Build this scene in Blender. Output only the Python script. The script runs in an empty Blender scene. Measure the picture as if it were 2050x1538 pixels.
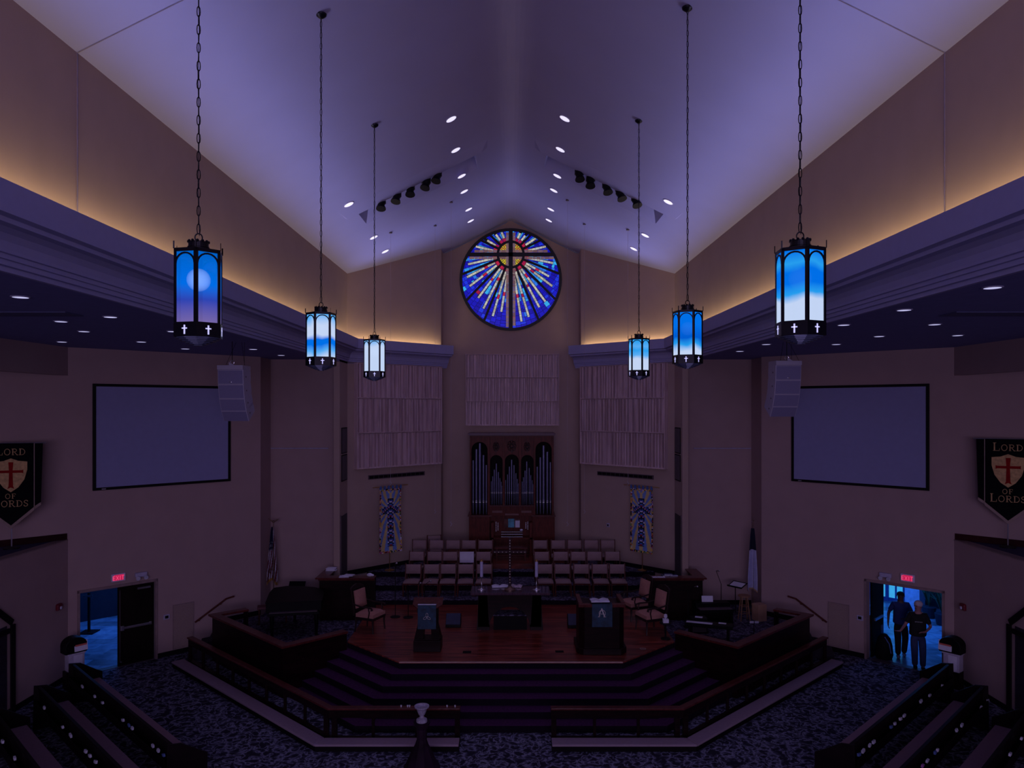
import bpy, bmesh, math, random
from mathutils import Vector, Matrix
R = random.Random(7)
SC = bpy.context.scene; COL = SC.collection
PI = math.pi; S2 = math.sqrt(.5)
F = 1504.0; HX, HY = 1023.0, 816.0; EYE = 6.8
# ---------- photo measurement helpers: a picture direction meets a real plane ----------
def atz(px, py, z):                       # meets the horizontal plane z
    d = F*(EYE-z)/(py-HY); return Vector(((px-HX)*d/F, d, z))
def atd(px, py, d): return Vector(((px-HX)*d/F, d, EYE-(py-HY)*d/F))
RIDGE = 13.72
def atceil(px, py):
    kx = abs(px-HX)/F; kz = (HY-py)/F; d = (RIDGE-EYE)/(kz+.5*kx)
    return Vector(((px-HX)*d/F, d, EYE+kz*d))
def cz(x): return RIDGE-.5*abs(x)
# ---------- materials ----------
MATS = {}
def mat(name, col, rough=.6, metal=0, emis=None, es=0, var=.12, scale=8, spec=.5, bump=0, coat=0):
    if name in MATS: return MATS[name]
    m = bpy.data.materials.new(name); m.use_nodes = True; nt = m.node_tree; b = nt.nodes['Principled BSDF']
    b.inputs['Roughness'].default_value = rough; b.inputs['Metallic'].default_value = metal
    b.inputs['Specular IOR Level'].default_value = spec
    if coat: b.inputs['Coat Weight'].default_value = coat; b.inputs['Coat Roughness'].default_value = .15
    tc = nt.nodes.new('ShaderNodeTexCoord'); nz = nt.nodes.new('ShaderNodeTexNoise'); nz.inputs['Scale'].default_value = scale
    nt.links.new(tc.outputs['Object'], nz.inputs['Vector'])
    rp = nt.nodes.new('ShaderNodeValToRGB'); rp.color_ramp.elements[0].position = .3; rp.color_ramp.elements[1].position = .7
    rp.color_ramp.elements[0].color = (*[c*(1-var) for c in col], 1); rp.color_ramp.elements[1].color = (*[min(1, c*(1+var)) for c in col], 1)
    nt.links.new(nz.outputs['Fac'], rp.inputs['Fac']); nt.links.new(rp.outputs['Color'], b.inputs['Base Color'])
    if bump:
        bp = nt.nodes.new('ShaderNodeBump'); bp.inputs['Strength'].default_value = bump; bp.inputs['Distance'].default_value = .01
        nt.links.new(nz.outputs['Fac'], bp.inputs['Height']); nt.links.new(bp.outputs['Normal'], b.inputs['Normal'])
    if emis: b.inputs['Emission Color'].default_value = (*emis, 1); b.inputs['Emission Strength'].default_value = es
    MATS[name] = m; return m
def mat_wood(name, c1, c2, rough=.35, sc=(1, 1, 1), planks=None, coat=0):
    m = bpy.data.materials.new(name); m.use_nodes = True; nt = m.node_tree; b = nt.nodes['Principled BSDF']; L = nt.links.new
    b.inputs['Roughness'].default_value = rough
    b.inputs['Specular IOR Level'].default_value = .15 if max(c2) < .16 else .5
    if coat: b.inputs['Coat Weight'].default_value = coat; b.inputs['Coat Roughness'].default_value = .2
    tc = nt.nodes.new('ShaderNodeTexCoord'); mp = nt.nodes.new('ShaderNodeMapping'); mp.inputs['Scale'].default_value = sc
    L(tc.outputs['Object'], mp.inputs['Vector'])
    nz = nt.nodes.new('ShaderNodeTexNoise'); nz.inputs['Scale'].default_value = 3; nz.inputs['Detail'].default_value = 6; nz.inputs['Distortion'].default_value = .6
    L(mp.outputs['Vector'], nz.inputs['Vector'])
    rp = nt.nodes.new('ShaderNodeValToRGB'); rp.color_ramp.elements[0].position = .35; rp.color_ramp.elements[1].position = .68
    rp.color_ramp.elements[0].color = (*c1, 1); rp.color_ramp.elements[1].color = (*c2, 1); L(nz.outputs['Fac'], rp.inputs['Fac'])
    out = rp.outputs['Color']
    if planks:
        br = nt.nodes.new('ShaderNodeTexBrick'); br.inputs['Color1'].default_value = (1, 1, 1, 1); br.inputs['Color2'].default_value = (.45, .42, .4, 1)
        br.inputs['Mortar'].default_value = (.3, .3, .3, 1); br.inputs['Scale'].default_value = 1; br.inputs['Brick Width'].default_value = planks[0]
        br.inputs['Row Height'].default_value = planks[1]; br.inputs['Mortar Size'].default_value = .003; br.offset_frequency = 2
        L(tc.outputs['Object'], br.inputs['Vector'])
        mx = nt.nodes.new('ShaderNodeMix'); mx.data_type = 'RGBA'; mx.blend_type = 'MULTIPLY'; mx.inputs[0].default_value = 1
        L(out, mx.inputs[6]); L(br.outputs['Color'], mx.inputs[7]); out = mx.outputs[2]
    L(out, b.inputs['Base Color']); MATS[name] = m; return m
def mat_carpet(name, dark, mid, light, sc=5.5):
    m = bpy.data.materials.new(name); m.use_nodes = True; nt = m.node_tree; b = nt.nodes['Principled BSDF']; L = nt.links.new
    b.inputs['Roughness'].default_value = .95; b.inputs['Specular IOR Level'].default_value = .1
    tc = nt.nodes.new('ShaderNodeTexCoord')
    nz = nt.nodes.new('ShaderNodeTexNoise'); nz.inputs['Scale'].default_value = sc; nz.inputs['Detail'].default_value = 3; nz.inputs['Distortion'].default_value = 1.6
    v = nt.nodes.new('ShaderNodeTexVoronoi'); v.feature = 'SMOOTH_F1'; v.inputs['Scale'].default_value = sc*1.5
    L(tc.outputs['Object'], nz.inputs['Vector'])
    ad = nt.nodes.new('ShaderNodeVectorMath'); ad.operation = 'MULTIPLY_ADD'; ad.inputs[1].default_value = (.35, .35, .35)
    L(nz.outputs['Color'], ad.inputs[0]); L(tc.outputs['Object'], ad.inputs[2]); L(ad.outputs[0], v.inputs['Vector'])
    mt = nt.nodes.new('ShaderNodeMath'); mt.operation = 'MULTIPLY_ADD'; mt.inputs[1].default_value = .6
    L(v.outputs['Distance'], mt.inputs[0]); L(nz.outputs['Fac'], mt.inputs[2])
    rp = nt.nodes.new('ShaderNodeValToRGB'); e = rp.color_ramp.elements; e[0].position = .62; e[0].color = (*dark, 1); e[1].position = .92; e[1].color = (*dark, 1)
    for p, c in ((.72, mid), (.78, light), (.84, mid)): q = e.new(p); q.color = (*c, 1)
    L(mt.outputs[0], rp.inputs['Fac']); L(rp.outputs['Color'], b.inputs['Base Color']); MATS[name] = m; return m
def mat_attr(name, emit=0, rough=.8):
    m = bpy.data.materials.new(name); m.use_nodes = True; nt = m.node_tree; b = nt.nodes['Principled BSDF']
    a = nt.nodes.new('ShaderNodeVertexColor'); a.layer_name = 'Col'
    nz = nt.nodes.new('ShaderNodeTexNoise'); nz.inputs['Scale'].default_value = 9; nz.inputs['Detail'].default_value = 4
    mr = nt.nodes.new('ShaderNodeMapRange'); mr.inputs['To Min'].default_value = .75; mr.inputs['To Max'].default_value = 1.25
    tc = nt.nodes.new('ShaderNodeTexCoord'); nt.links.new(tc.outputs['Object'], nz.inputs['Vector']); nt.links.new(nz.outputs['Fac'], mr.inputs['Value'])
    vm = nt.nodes.new('ShaderNodeVectorMath'); vm.operation = 'SCALE'; nt.links.new(a.outputs['Color'], vm.inputs[0]); nt.links.new(mr.outputs[0], vm.inputs['Scale'])
    b.inputs['Roughness'].default_value = rough
    if emit:
        b.inputs['Base Color'].default_value = (.01, .01, .02, 1); b.inputs['Roughness'].default_value = .3
        nt.links.new(vm.outputs[0], b.inputs['Emission Color']); b.inputs['Emission Strength'].default_value = emit
    else: nt.links.new(vm.outputs[0], b.inputs['Base Color'])
    MATS[name] = m; return m
def mat_lantern(name, stops, amp=.22, sx=3.0, off=0, strength=1.0, transp=.08):
    # marbled art glass lit from inside: stops = [(height, colour)], marbling displaces the height
    m = bpy.data.materials.new(name); m.use_nodes = True; nt = m.node_tree; nt.nodes.clear(); L = nt.links.new
    o = nt.nodes.new('ShaderNodeOutputMaterial'); tc = nt.nodes.new('ShaderNodeTexCoord'); sp = nt.nodes.new('ShaderNodeSeparateXYZ')
    L(tc.outputs['Object'], sp.inputs[0]); mp = nt.nodes.new('ShaderNodeMapping'); mp.inputs['Location'].default_value = (off, off*2, off); mp.inputs['Scale'].default_value = (1, 1, .7)
    L(tc.outputs['Object'], mp.inputs['Vector']); nz = nt.nodes.new('ShaderNodeTexNoise'); nz.inputs['Scale'].default_value = sx; nz.inputs['Detail'].default_value = 1.5
    L(mp.outputs['Vector'], nz.inputs['Vector'])
    a = nt.nodes.new('ShaderNodeMath'); a.operation = 'MULTIPLY_ADD'; a.inputs[1].default_value = amp*2; a.inputs[2].default_value = -amp; L(nz.outputs['Fac'], a.inputs[0])
    s = nt.nodes.new('ShaderNodeMath'); s.operation = 'MULTIPLY_ADD'; s.inputs[1].default_value = 1/.74; L(sp.outputs['Z'], s.inputs[0]); L(a.outputs[0], s.inputs[2])
    rp = nt.nodes.new('ShaderNodeValToRGB'); e = rp.color_ramp.elements
    e[0].position = stops[0][0]; e[0].color = (*stops[0][1], 1); e[1].position = stops[-1][0]; e[1].color = (*stops[-1][1], 1)
    for p, c in stops[1:-1]: q = e.new(p); q.color = (*c, 1)
    L(s.outputs[0], rp.inputs['Fac']); em = nt.nodes.new('ShaderNodeEmission'); em.inputs['Strength'].default_value = strength; L(rp.outputs['Color'], em.inputs['Color'])
    tr = nt.nodes.new('ShaderNodeBsdfTransparent'); tr.inputs[0].default_value = (.8, .9, 1, 1)
    mx = nt.nodes.new('ShaderNodeMixShader'); mx.inputs[0].default_value = transp; L(em.outputs[0], mx.inputs[1]); L(tr.outputs[0], mx.inputs[2]); L(mx.outputs[0], o.inputs['Surface'])
    MATS[name] = m; return m
# ---------- mesh builder ----------
class MB:
    def __init__(s): s.v = []; s.f = []; s.c = []; s.mx = None
    def add(s, vs, fs, col=None):
        n = len(s.v)
        for p in vs:
            p = Vector(p); s.v.append(s.mx @ p if s.mx else p)
        for f in fs: s.f.append([i+n for i in f]); s.c.append(col)
        return s
    def box(s, x0, x1, y0, y1, z0, z1, col=None):
        return s.add([(x0,y0,z0),(x1,y0,z0),(x1,y1,z0),(x0,y1,z0),(x0,y0,z1),(x1,y0,z1),(x1,y1,z1),(x0,y1,z1)],
                     [(0,3,2,1),(4,5,6,7),(0,1,5,4),(1,2,6,5),(2,3,7,6),(3,0,4,7)], col)
    def prism(s, poly, z0, z1, col=None):
        n = len(poly); zt = z1 if isinstance(z1, (list, tuple)) else [z1]*n; zb = z0 if isinstance(z0, (list, tuple)) else [z0]*n
        vs = [(p[0],p[1],zb[i]) for i, p in enumerate(poly)]+[(p[0],p[1],zt[i]) for i, p in enumerate(poly)]
        fs = [tuple(range(n))[::-1], tuple(range(n,2*n))]+[(i,(i+1)%n,n+(i+1)%n,n+i) for i in range(n)]
        return s.add(vs, fs, col)
    def yprism(s, poly, y0, y1, col=None):          # poly in (x, z)
        n = len(poly); vs = [(p[0],y0,p[1]) for p in poly]+[(p[0],y1,p[1]) for p in poly]
        return s.add(vs, [tuple(range(n)), tuple(range(n,2*n))[::-1]]+[(i,n+i,n+(i+1)%n,(i+1)%n) for i in range(n)], col)
    def xprism(s, poly, x0, x1, col=None):          # poly in (y, z)
        n = len(poly); vs = [(x0,p[0],p[1]) for p in poly]+[(x1,p[0],p[1]) for p in poly]
        return s.add(vs, [tuple(range(n)), tuple(range(n,2*n))[::-1]]+[(i,n+i,n+(i+1)%n,(i+1)%n) for i in range(n)], col)
    def quad(s, a, b, c, d, col=None): return s.add([a,b,c,d], [(0,1,2,3)], col)
    def cyl(s, p0, p1, r0, r1=None, n=12, caps=True, col=None):
        r1 = r0 if r1 is None else r1; p0 = Vector(p0); p1 = Vector(p1); d = (p1-p0).normalized()
        a = d.orthogonal().normalized(); b = d.cross(a); vs = []
        for p, r in ((p0,r0),(p1,r1)):
            for i in range(n): t = 2*PI*i/n; vs.append(p+a*math.cos(t)*r+b*math.sin(t)*r)
        fs = [(i,(i+1)%n,n+(i+1)%n,n+i) for i in range(n)]
        if caps: fs += [tuple(range(n))[::-1], tuple(range(n,2*n))]
        return s.add(vs, fs, col)
    def tube(s, pts, r, n=8):
        pts = [Vector(p) for p in pts]; rs = r if isinstance(r, (list, tuple)) else [r]*len(pts); vs = []; ref = None
        for i, p in enumerate(pts):
            d = (pts[min(i+1,len(pts)-1)]-pts[max(i-1,0)]).normalized()
            if ref is None: ref = d.orthogonal().normalized()
            a = (ref-d*ref.dot(d)).normalized(); ref = a; b = d.cross(a)
            for k in range(n): t = 2*PI*k/n; vs.append(p+(a*math.cos(t)+b*math.sin(t))*rs[i])
        fs = [(i*n+k, i*n+(k+1)%n, (i+1)*n+(k+1)%n, (i+1)*n+k) for i in range(len(pts)-1) for k in range(n)]
        fs += [tuple(range(n))[::-1], tuple(range((len(pts)-1)*n, len(pts)*n))]
        return s.add(vs, fs)
    def lathe(s, prof, cx=0, cy=0, n=20, a0=0):
        vs = []; 
        for r, z in prof:
            for k in range(n): t = a0+2*PI*k/n; vs.append((cx+max(r,.0005)*math.cos(t), cy+max(r,.0005)*math.sin(t), z))
        m = len(prof); fs = [(i*n+k, i*n+(k+1)%n, (i+1)*n+(k+1)%n, (i+1)*n+k) for i in range(m-1) for k in range(n)]
        fs += [tuple(range(n))[::-1], tuple(range((m-1)*n, m*n))]
        return s.add(vs, fs)
    def ball(s, c, r, n=10, sc=(1,1,1)):
        vs = []; fs = []; m = n//2+1
        for i in range(m+1):
            ph = PI*i/m
            for k in range(n): t = 2*PI*k/n; vs.append((c[0]+r*sc[0]*math.sin(max(ph,.01) if i<m else .01)*math.cos(t), c[1]+r*sc[1]*math.sin(max(ph,.01) if i<m else .01)*math.sin(t), c[2]+r*sc[2]*math.cos(ph)))
        fs = [(i*n+k,(i+1)*n+k,(i+1)*n+(k+1)%n,i*n+(k+1)%n) for i in range(m) for k in range(n)]
        fs += [tuple(range(n))[::-1], tuple(range(m*n,(m+1)*n))]
        return s.add(vs, fs)
    def pad(s, x0, x1, y0, y1, z0, z1, nx=6, ny=6, bulge=.03, rnd=.06):   # upholstered cushion
        vs = []; 
        def e(u): return (1-abs(2*u-1)**6)
        for j in range(ny+1):
            for i in range(nx+1):
                u, v = i/nx, j/ny; h = (e(u)*e(v))**.5
                vs.append((x0+(x1-x0)*u, y0+(y1-y0)*v, z1-rnd*.5+(bulge+rnd*.5)*h*(.6+.4*math.sin(PI*u)*math.sin(PI*v))))
        for j in range(ny+1):
            for i in range(nx+1): vs.append((x0+(x1-x0)*i/nx, y0+(y1-y0)*j/ny, z0))
        W = nx+1; N = W*(ny+1); fs = []
        for j in range(ny):
            for i in range(nx):
                a = j*W+i; fs.append((a,a+1,a+W+1,a+W)); fs.append((N+a,N+a+W,N+a+W+1,N+a+1))
        for i in range(nx): fs.append((i,N+i,N+i+1,i+1)); a = ny*W+i; fs.append((a,a+1,N+a+1,N+a))
        for j in range(ny): a = j*W; fs.append((a,a+W,N+a+W,N+a)); a = j*W+nx; fs.append((a,N+a,N+a+W,a+W))
        return s.add(vs, fs)
    def build(s, name, m, parent=None, smooth=False, bev=0, fixn=True):
        me = bpy.data.meshes.new(name); me.from_pydata([tuple(v) for v in s.v], [], s.f)
        me.materials.append(m)
        if any(c is not None for c in s.c):
            at = me.color_attributes.new('Col', 'FLOAT_COLOR', 'CORNER'); k = 0; buf = []
            for f, c in zip(s.f, s.c): buf += list((*(c or (.1,.1,.1)), 1))*len(f)
            at.data.foreach_set('color', buf)
        elif fixn:
            bm = bmesh.new(); bm.from_mesh(me); bmesh.ops.recalc_face_normals(bm, faces=bm.faces); bm.to_mesh(me); bm.free()
        if smooth:
            me.polygons.foreach_set('use_smooth', [True]*len(me.polygons))
            try: me.set_sharp_from_angle(angle=.7)
            except Exception: pass
        o = bpy.data.objects.new(name, me); COL.objects.link(o)
        if parent: o.parent = parent
        if bev:
            b = o.modifiers.new('b', 'BEVEL'); b.width = bev; b.segments = 2; b.limit_method = 'ANGLE'
        return o
def tag(o, label, cat, group=None):
    o['label'] = label; o['category'] = cat
    if group: o['group'] = group
    return o
def thing(name, label, cat, loc=(0,0,0), rz=0, group=None):
    o = bpy.data.objects.new(name, None); COL.objects.link(o); o.location = loc; o.rotation_euler = (0,0,rz); o.empty_display_size = .2
    return tag(o, label, cat, group)
def struct(o): o['kind'] = 'structure'; return o
def dup(root, loc=None, rz=None, label=None, group=None):
    kids = {}
    for o in bpy.data.objects:
        if o.parent: kids.setdefault(o.parent, []).append(o)
    def cp(o, par):
        c = o.copy(); COL.objects.link(c)
        if par: c.parent = par
        for k in kids.get(o, []): cp(k, c)
        return c
    r = cp(root, None)
    if loc is not None: r.location = loc
    if rz is not None: r.rotation_euler = (0,0,rz)
    if label: r['label'] = label
    if group: r['group'] = group
    return r
ORD = ['first','second','third','fourth','fifth','sixth','seventh','eighth','ninth','tenth','eleventh','twelfth']
SIDE = {-1:'left', 1:'right'}
# stroke lettering: polylines with widths, in (x, z) on the plane y
GL = {
 'L': (.8, [([(.2,0),(.2,1)],.14),([(.05,0),(.75,0)],.05),([(.72,0),(.76,.26)],.05),([(.05,1),(.38,1)],.05)]),
 'O': (.95, [([(.47+.4*math.sin(t*PI/8), .5+.5*math.cos(t*PI/8)) for t in range(17)],.1)]),
 'R': (.95, [([(.2,0),(.2,1)],.14),([(.05,0),(.38,0)],.05),([(.05,1),(.5,1),(.7,.9),(.74,.76),(.68,.6),(.5,.52),(.2,.52)],.08),([(.42,.52),(.78,0),(.95,0)],.1)]),
 'D': (.95, [([(.2,0),(.2,1)],.14),([(.05,1),(.45,1),(.7,.88),(.84,.65),(.86,.45),(.78,.2),(.6,.05),(.4,0),(.05,0)],.08)]),
 'F': (.75, [([(.2,0),(.2,1)],.14),([(.05,0),(.38,0)],.05),([(.05,1),(.7,1),(.72,.8)],.06),([(.2,.52),(.55,.52)],.06),([(.55,.4),(.55,.64)],.05)]),
 'S': (.7, [([(.62,.8),(.58,.93),(.4,1),(.2,.95),(.1,.8),(.14,.63),(.35,.52),(.55,.4),(.62,.22),(.5,.05),(.3,0),(.12,.07),(.08,.24)],.1)]),
 'E': (.7, [([(.15,0),(.15,1)],.18),([(.15,1),(.6,1)],.14),([(.15,.5),(.55,.5)],.14),([(.15,0),(.6,0)],.14)]),
 'X': (.75, [([(.08,0),(.65,1)],.16),([(.65,0),(.08,1)],.16)]),
 'I': (.35, [([(.17,0),(.17,1)],.18)]),
 'T': (.7, [([(.35,0),(.35,1)],.18),([(.03,1),(.67,1)],.14)]),
 'A': (.9, [([(.1,0),(.45,1)],.07),([(.45,1),(.8,0)],.13),([(.22,.36),(.66,.36)],.06),([(0,0),(.22,0)],.05),([(.68,0),(.95,0)],.05)]),
}
def stroke(mb, pts, w, ox, oz, s, y, th=.004):
    for (a, b) in zip(pts[:-1], pts[1:]):
        ax, az, bx, bz = ox+a[0]*s, oz+a[1]*s, ox+b[0]*s, oz+b[1]*s
        dx, dz = bx-ax, bz-az; l = math.hypot(dx, dz) or 1; nx, nz = -dz/l*w*s/2, dx/l*w*s/2; ex, ez = dx/l*w*s*.25, dz/l*w*s*.25
        mb.yprism([(ax+nx-ex,az+nz-ez),(bx+nx+ex,bz+nz+ez),(bx-nx+ex,bz-nz+ez),(ax-nx-ex,az-nz-ez)], y-th, y)
def text(mb, word, cx, z, size, y, first=1.3, th=.004, gap=.12):
    ws = [(GL[c][0]+gap)*size*(first if i == 0 else 1) for i, c in enumerate(word)]; x = cx-sum(ws)/2
    for i, c in enumerate(word):
        s = size*(first if i == 0 else 1)
        for pts, w in GL[c][1]: stroke(mb, pts, w, x, z, s, y, th)
        x += ws[i]
def offs(poly, o):                        # miter offset of an open plan polyline to its left
    out = []; n = len(poly); P = [Vector(p[:2]) for p in poly]
    for i in range(n):
        ns = []
        for a, b in ((i-1,i),(i,i+1)):
            if a >= 0 and b < n: d = (P[b]-P[a]).normalized(); ns.append(Vector((-d.y, d.x)))
        if len(ns) == 1: out.append(P[i]+ns[0]*o)
        else: m = (ns[0]+ns[1]).normalized(); out.append(P[i]+m*(o/m.dot(ns[0])))
    return out
def sweep(mb, poly, prof, flip=1):        # closed profile (offset, z) along an open plan polyline
    n = len(poly); k = len(prof); base = len(mb.v); vs = []
    rings = [offs(poly, o*flip) for o, z in prof]
    for i in range(n):
        for j, (o, z) in enumerate(prof): vs.append((rings[j][i].x, rings[j][i].y, z))
    fs = [(i*k+j, i*k+(j+1)%k, (i+1)*k+(j+1)%k, (i+1)*k+j) for i in range(n-1) for j in range(k)]
    fs += [tuple(range(k)), tuple(range((n-1)*k, n*k))[::-1]]
    mb.add(vs, fs)
def rect(o0, o1, z0, z1): return [(o0,z0),(o1,z0),(o1,z1),(o0,z1)]
# ---------- palette ----------
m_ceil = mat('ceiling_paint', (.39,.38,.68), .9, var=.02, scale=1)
m_wall = mat('wall_paint', (.42,.29,.30), .92, var=.03, scale=2)
m_wall2 = mat('wall_paint_chancel', (.42,.30,.27), .92, var=.03, scale=2)
m_corn = mat('cornice_paint', (.33,.32,.55), .8, var=.02)
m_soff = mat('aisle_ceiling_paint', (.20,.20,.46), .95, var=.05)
m_base = mat('baseboard_rubber', (.006,.004,.007), .7, spec=.15)
m_dark = mat_wood('dark_stained_wood', (.006,.002,.003), (.016,.004,.006), .35, (1,1,6))
m_cap = mat_wood('rail_cap_wood', (.07,.012,.012), (.13,.028,.026), .3, (3,3,3), coat=.3)
m_organ = mat_wood('organ_mahogany', (.075,.010,.007), (.14,.022,.015), .4, (6,6,1.2))
m_floorw = mat_wood('stage_floor_boards', (.13,.016,.012), (.48,.10,.065), .28, (.6,9,1), planks=(1.6,.085), coat=.25)
m_carp = mat_carpet('patterned_carpet', (.026,.022,.04), (.085,.085,.14), (.29,.29,.42), 4.2)
m_carp2 = mat_carpet('choir_carpet', (.03,.023,.045), (.075,.065,.11), (.21,.19,.30), 5)
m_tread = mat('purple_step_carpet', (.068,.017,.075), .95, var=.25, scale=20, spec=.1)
m_black = mat('black_metal', (.005,.005,.007), .5, spec=.2)
m_gloss = mat('black_lacquer', (.003,.003,.005), .5, spec=.12)
m_tan = mat('tan_upholstery', (.30,.20,.21), .9, var=.06, scale=30, spec=.2)
m_pink = mat('rose_upholstery', (.42,.20,.17), .8, var=.06, scale=20, spec=.2)
m_knl = mat('kneeler_vinyl', (.34,.24,.32), .75, var=.05, scale=14)
m_oak = mat_wood('pale_wood_slats', (.50,.35,.38), (.68,.50,.54), .7, (3,3,.5))
m_chair = mat_wood('chair_frame_wood', (.06,.012,.01), (.11,.025,.02), .4, (3,3,3))
m_white = mat('white_paper', (.7,.68,.85), .8, var=.05)
m_silver = mat('brushed_silver', (.7,.7,.8), .3, 1, var=.05)
m_brass = mat('brass', (.7,.45,.18), .3, 1)
m_spk = mat('speaker_grey_paint', (.42,.38,.52), .7, var=.03)
m_grill = mat('speaker_grille', (.22,.2,.36), .8, var=.12, scale=160)
m_lamp = mat('downlight_lens', (.8,.8,.9), .5, emis=(.80,.76,1.0), es=1.0)
m_lampd = mat('aisle_downlight_lens', (.8,.8,.9), .5, emis=(.66,.66,1.0), es=.8)
m_trimw = mat('white_trim', (.45,.42,.62), .6)
m_red = mat('red_plastic', (.16,.006,.02), .4)
m_clear = mat('frosted_acrylic', (.6,.6,.8), .3)
m_door = mat_wood('dark_door_wood', (.005,.002,.002), (.009,.004,.004), .8, (4,4,1))
m_frame = mat('door_frame_paint', (.28,.19,.2), .6)
m_screen = mat('projection_screen_fabric', (.30,.30,.56), .9, var=.02)
m_gray = mat('vent_grey', (.09,.06,.08), .6)

# =====================================================================
# SETTING
# =====================================================================
ZS = 8.31                                   # aisle ceiling height
# floor
struct(MB().prism([(-11.1,-8),(11.1,-8),(11.1,18.82),(7.35,22.57),(7.35,23.6),(-7.35,23.6),(-7.35,22.57),(-11.1,18.82)], -.2, 0).build('floor', m_carp))
# main ceiling with two lighting recesses
HX0, HX1, HY0, HY1 = .9, 3.91, 19.14, 20.3
cm = MB(); r = .25
xs = [-r+2*r*i/6 for i in range(7)]
def zc2(x): return RIDGE-.25*r-.25/r*x*x if abs(x) < r else cz(x)
for i in range(6): cm.quad((xs[i],-8,zc2(xs[i])),(xs[i+1],-8,zc2(xs[i+1])),(xs[i+1],27.65,zc2(xs[i+1])),(xs[i],27.65,zc2(xs[i])))
for s in (-1,1):
    def q(x0,x1,y0,y1): cm.quad((s*x0,y0,cz(x0)),(s*x1,y0,cz(x1)),(s*x1,y1,cz(x1)),(s*x0,y1,cz(x0)))
    q(r,5.25,-8,HY0); q(r,HX0,HY0,HY1); q(HX1,5.25,HY0,HY1); q(r,5.25,HY1,24.1)
    cm.add([(s*r,24.1,cz(r)),(s*5.25,24.1,cz(5.25)),(s*2.5,26.85,cz(2.5)),(s*2.5,27.65,cz(2.5)),(s*r,27.65,cz(r))], [(0,1,2,3,4)])
    # recess: deep above the near edge, its back face sloping down to the far edge
    a,b = (s*HX0,HY0,cz(HX0)),(s*HX1,HY0,cz(HX1)); c,d = (s*HX1,HY1+.0,cz(HX1)),(s*HX0,HY1,cz(HX0))
    t0,t1 = (s*(HX0+.25),HY0,cz(HX0)+.62),(s*(HX1-.35),HY0,cz(HX1)+.72)
    cm.quad(a,b,t1,t0); cm.quad(t0,t1,c,d); cm.add([b,c,t1],[(0,1,2)]); cm.add([a,t0,d],[(0,1,2)])
struct(cm.build('ceiling', m_ceil, fixn=False))
for s in (-1,1):                            # curb lip that hides the stage lights
    mb = MB(); x0,x1 = .55,4.25
    def P(x,y,dz): return (s*x,y,cz(x)+dz)
    mb.add([P(x0,18.45,.01),P(x1,18.45,.01),P(x1-.1,19.12,-.06),P(x0+.2,19.12,-.05),P(x0,19.12,.02),P(x1,19.12,.02)],
           [(0,1,2,3),(0,4,5,1),(3,2,5,4),(0,3,4),(1,5,2)])
    struct(mb.build('trim_1' if s < 0 else 'trim_2', m_ceil))
# clerestory walls
for s in (-1,1):
    o = MB().prism([(s*5.25,-8),(s*5.45,-8),(s*5.45,24.1),(s*5.25,24.1)], ZS-.02, [cz(5.25),cz(5.25)+.02,cz(5.25)+.02,cz(5.25)]).build('wall_'+SIDE[s]+'_clerestory', m_wall2); struct(o)
    g = MB(); y = 9.09; g.box(s*5.245-.004, s*5.245+.004, y-.008, y+.008, 8.9, cz(5.25)-.005)
    g.add([(s*5.24,y-.008,cz(5.24)-.006),(s*5.24,y+.008,cz(5.24)-.006),(s*.3,y+.008,cz(.3)-.006),(s*.3,y-.008,cz(.3)-.006)], [(0,1,2,3)])
    struct(g.build('trim_3' if s < 0 else 'trim_4', mat('joint_bead', (.25,.2,.3), .7)))
    # 45 degree chancel wall and apse reveal
    w = MB(); w.prism([(s*5.25,24.1),(s*2.5,26.85),(s*2.64,26.99),(s*5.39,24.24)], 0, [cz(5.25),cz(2.5),cz(2.5),cz(5.25)])
    w.prism([(s*2.5,26.85),(s*2.5,27.65),(s*2.64,27.65),(s*2.64,26.99)], 0, cz(2.5)); struct(w.build('wall_'+SIDE[s]+'_chancel', m_wall2))
    # return fin at the aisle
    struct(MB().prism([(s*5.25,23.02),(s*5.25,24.1),(s*5.43,24.1),(s*5.43,23.02)], 0, ZS).build('wall_'+SIDE[s]+'_return', m_wall2))
    # rear aisle wall and recess side
    w = MB(); w.box(min(s*5.43,s*8.2), max(s*5.43,s*8.2), 23.6, 23.8, 0, ZS); w.prism([(s*7.55,22.52),(s*7.7,22.67),(s*7.7,23.6),(s*7.55,23.6)], 0, ZS)
    struct(w.build('wall_'+SIDE[s]+'_rear', m_wall))
    # aisle ceiling
    struct(MB().prism([(s*5.36,-8),(s*12.9,-8),(s*12.9,17.2),(s*7.5,22.6),(s*8.1,23.7),(s*5.36,23.7)], ZS, ZS+.1).build('ceiling_'+SIDE[s]+'_aisle', m_soff))
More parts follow.
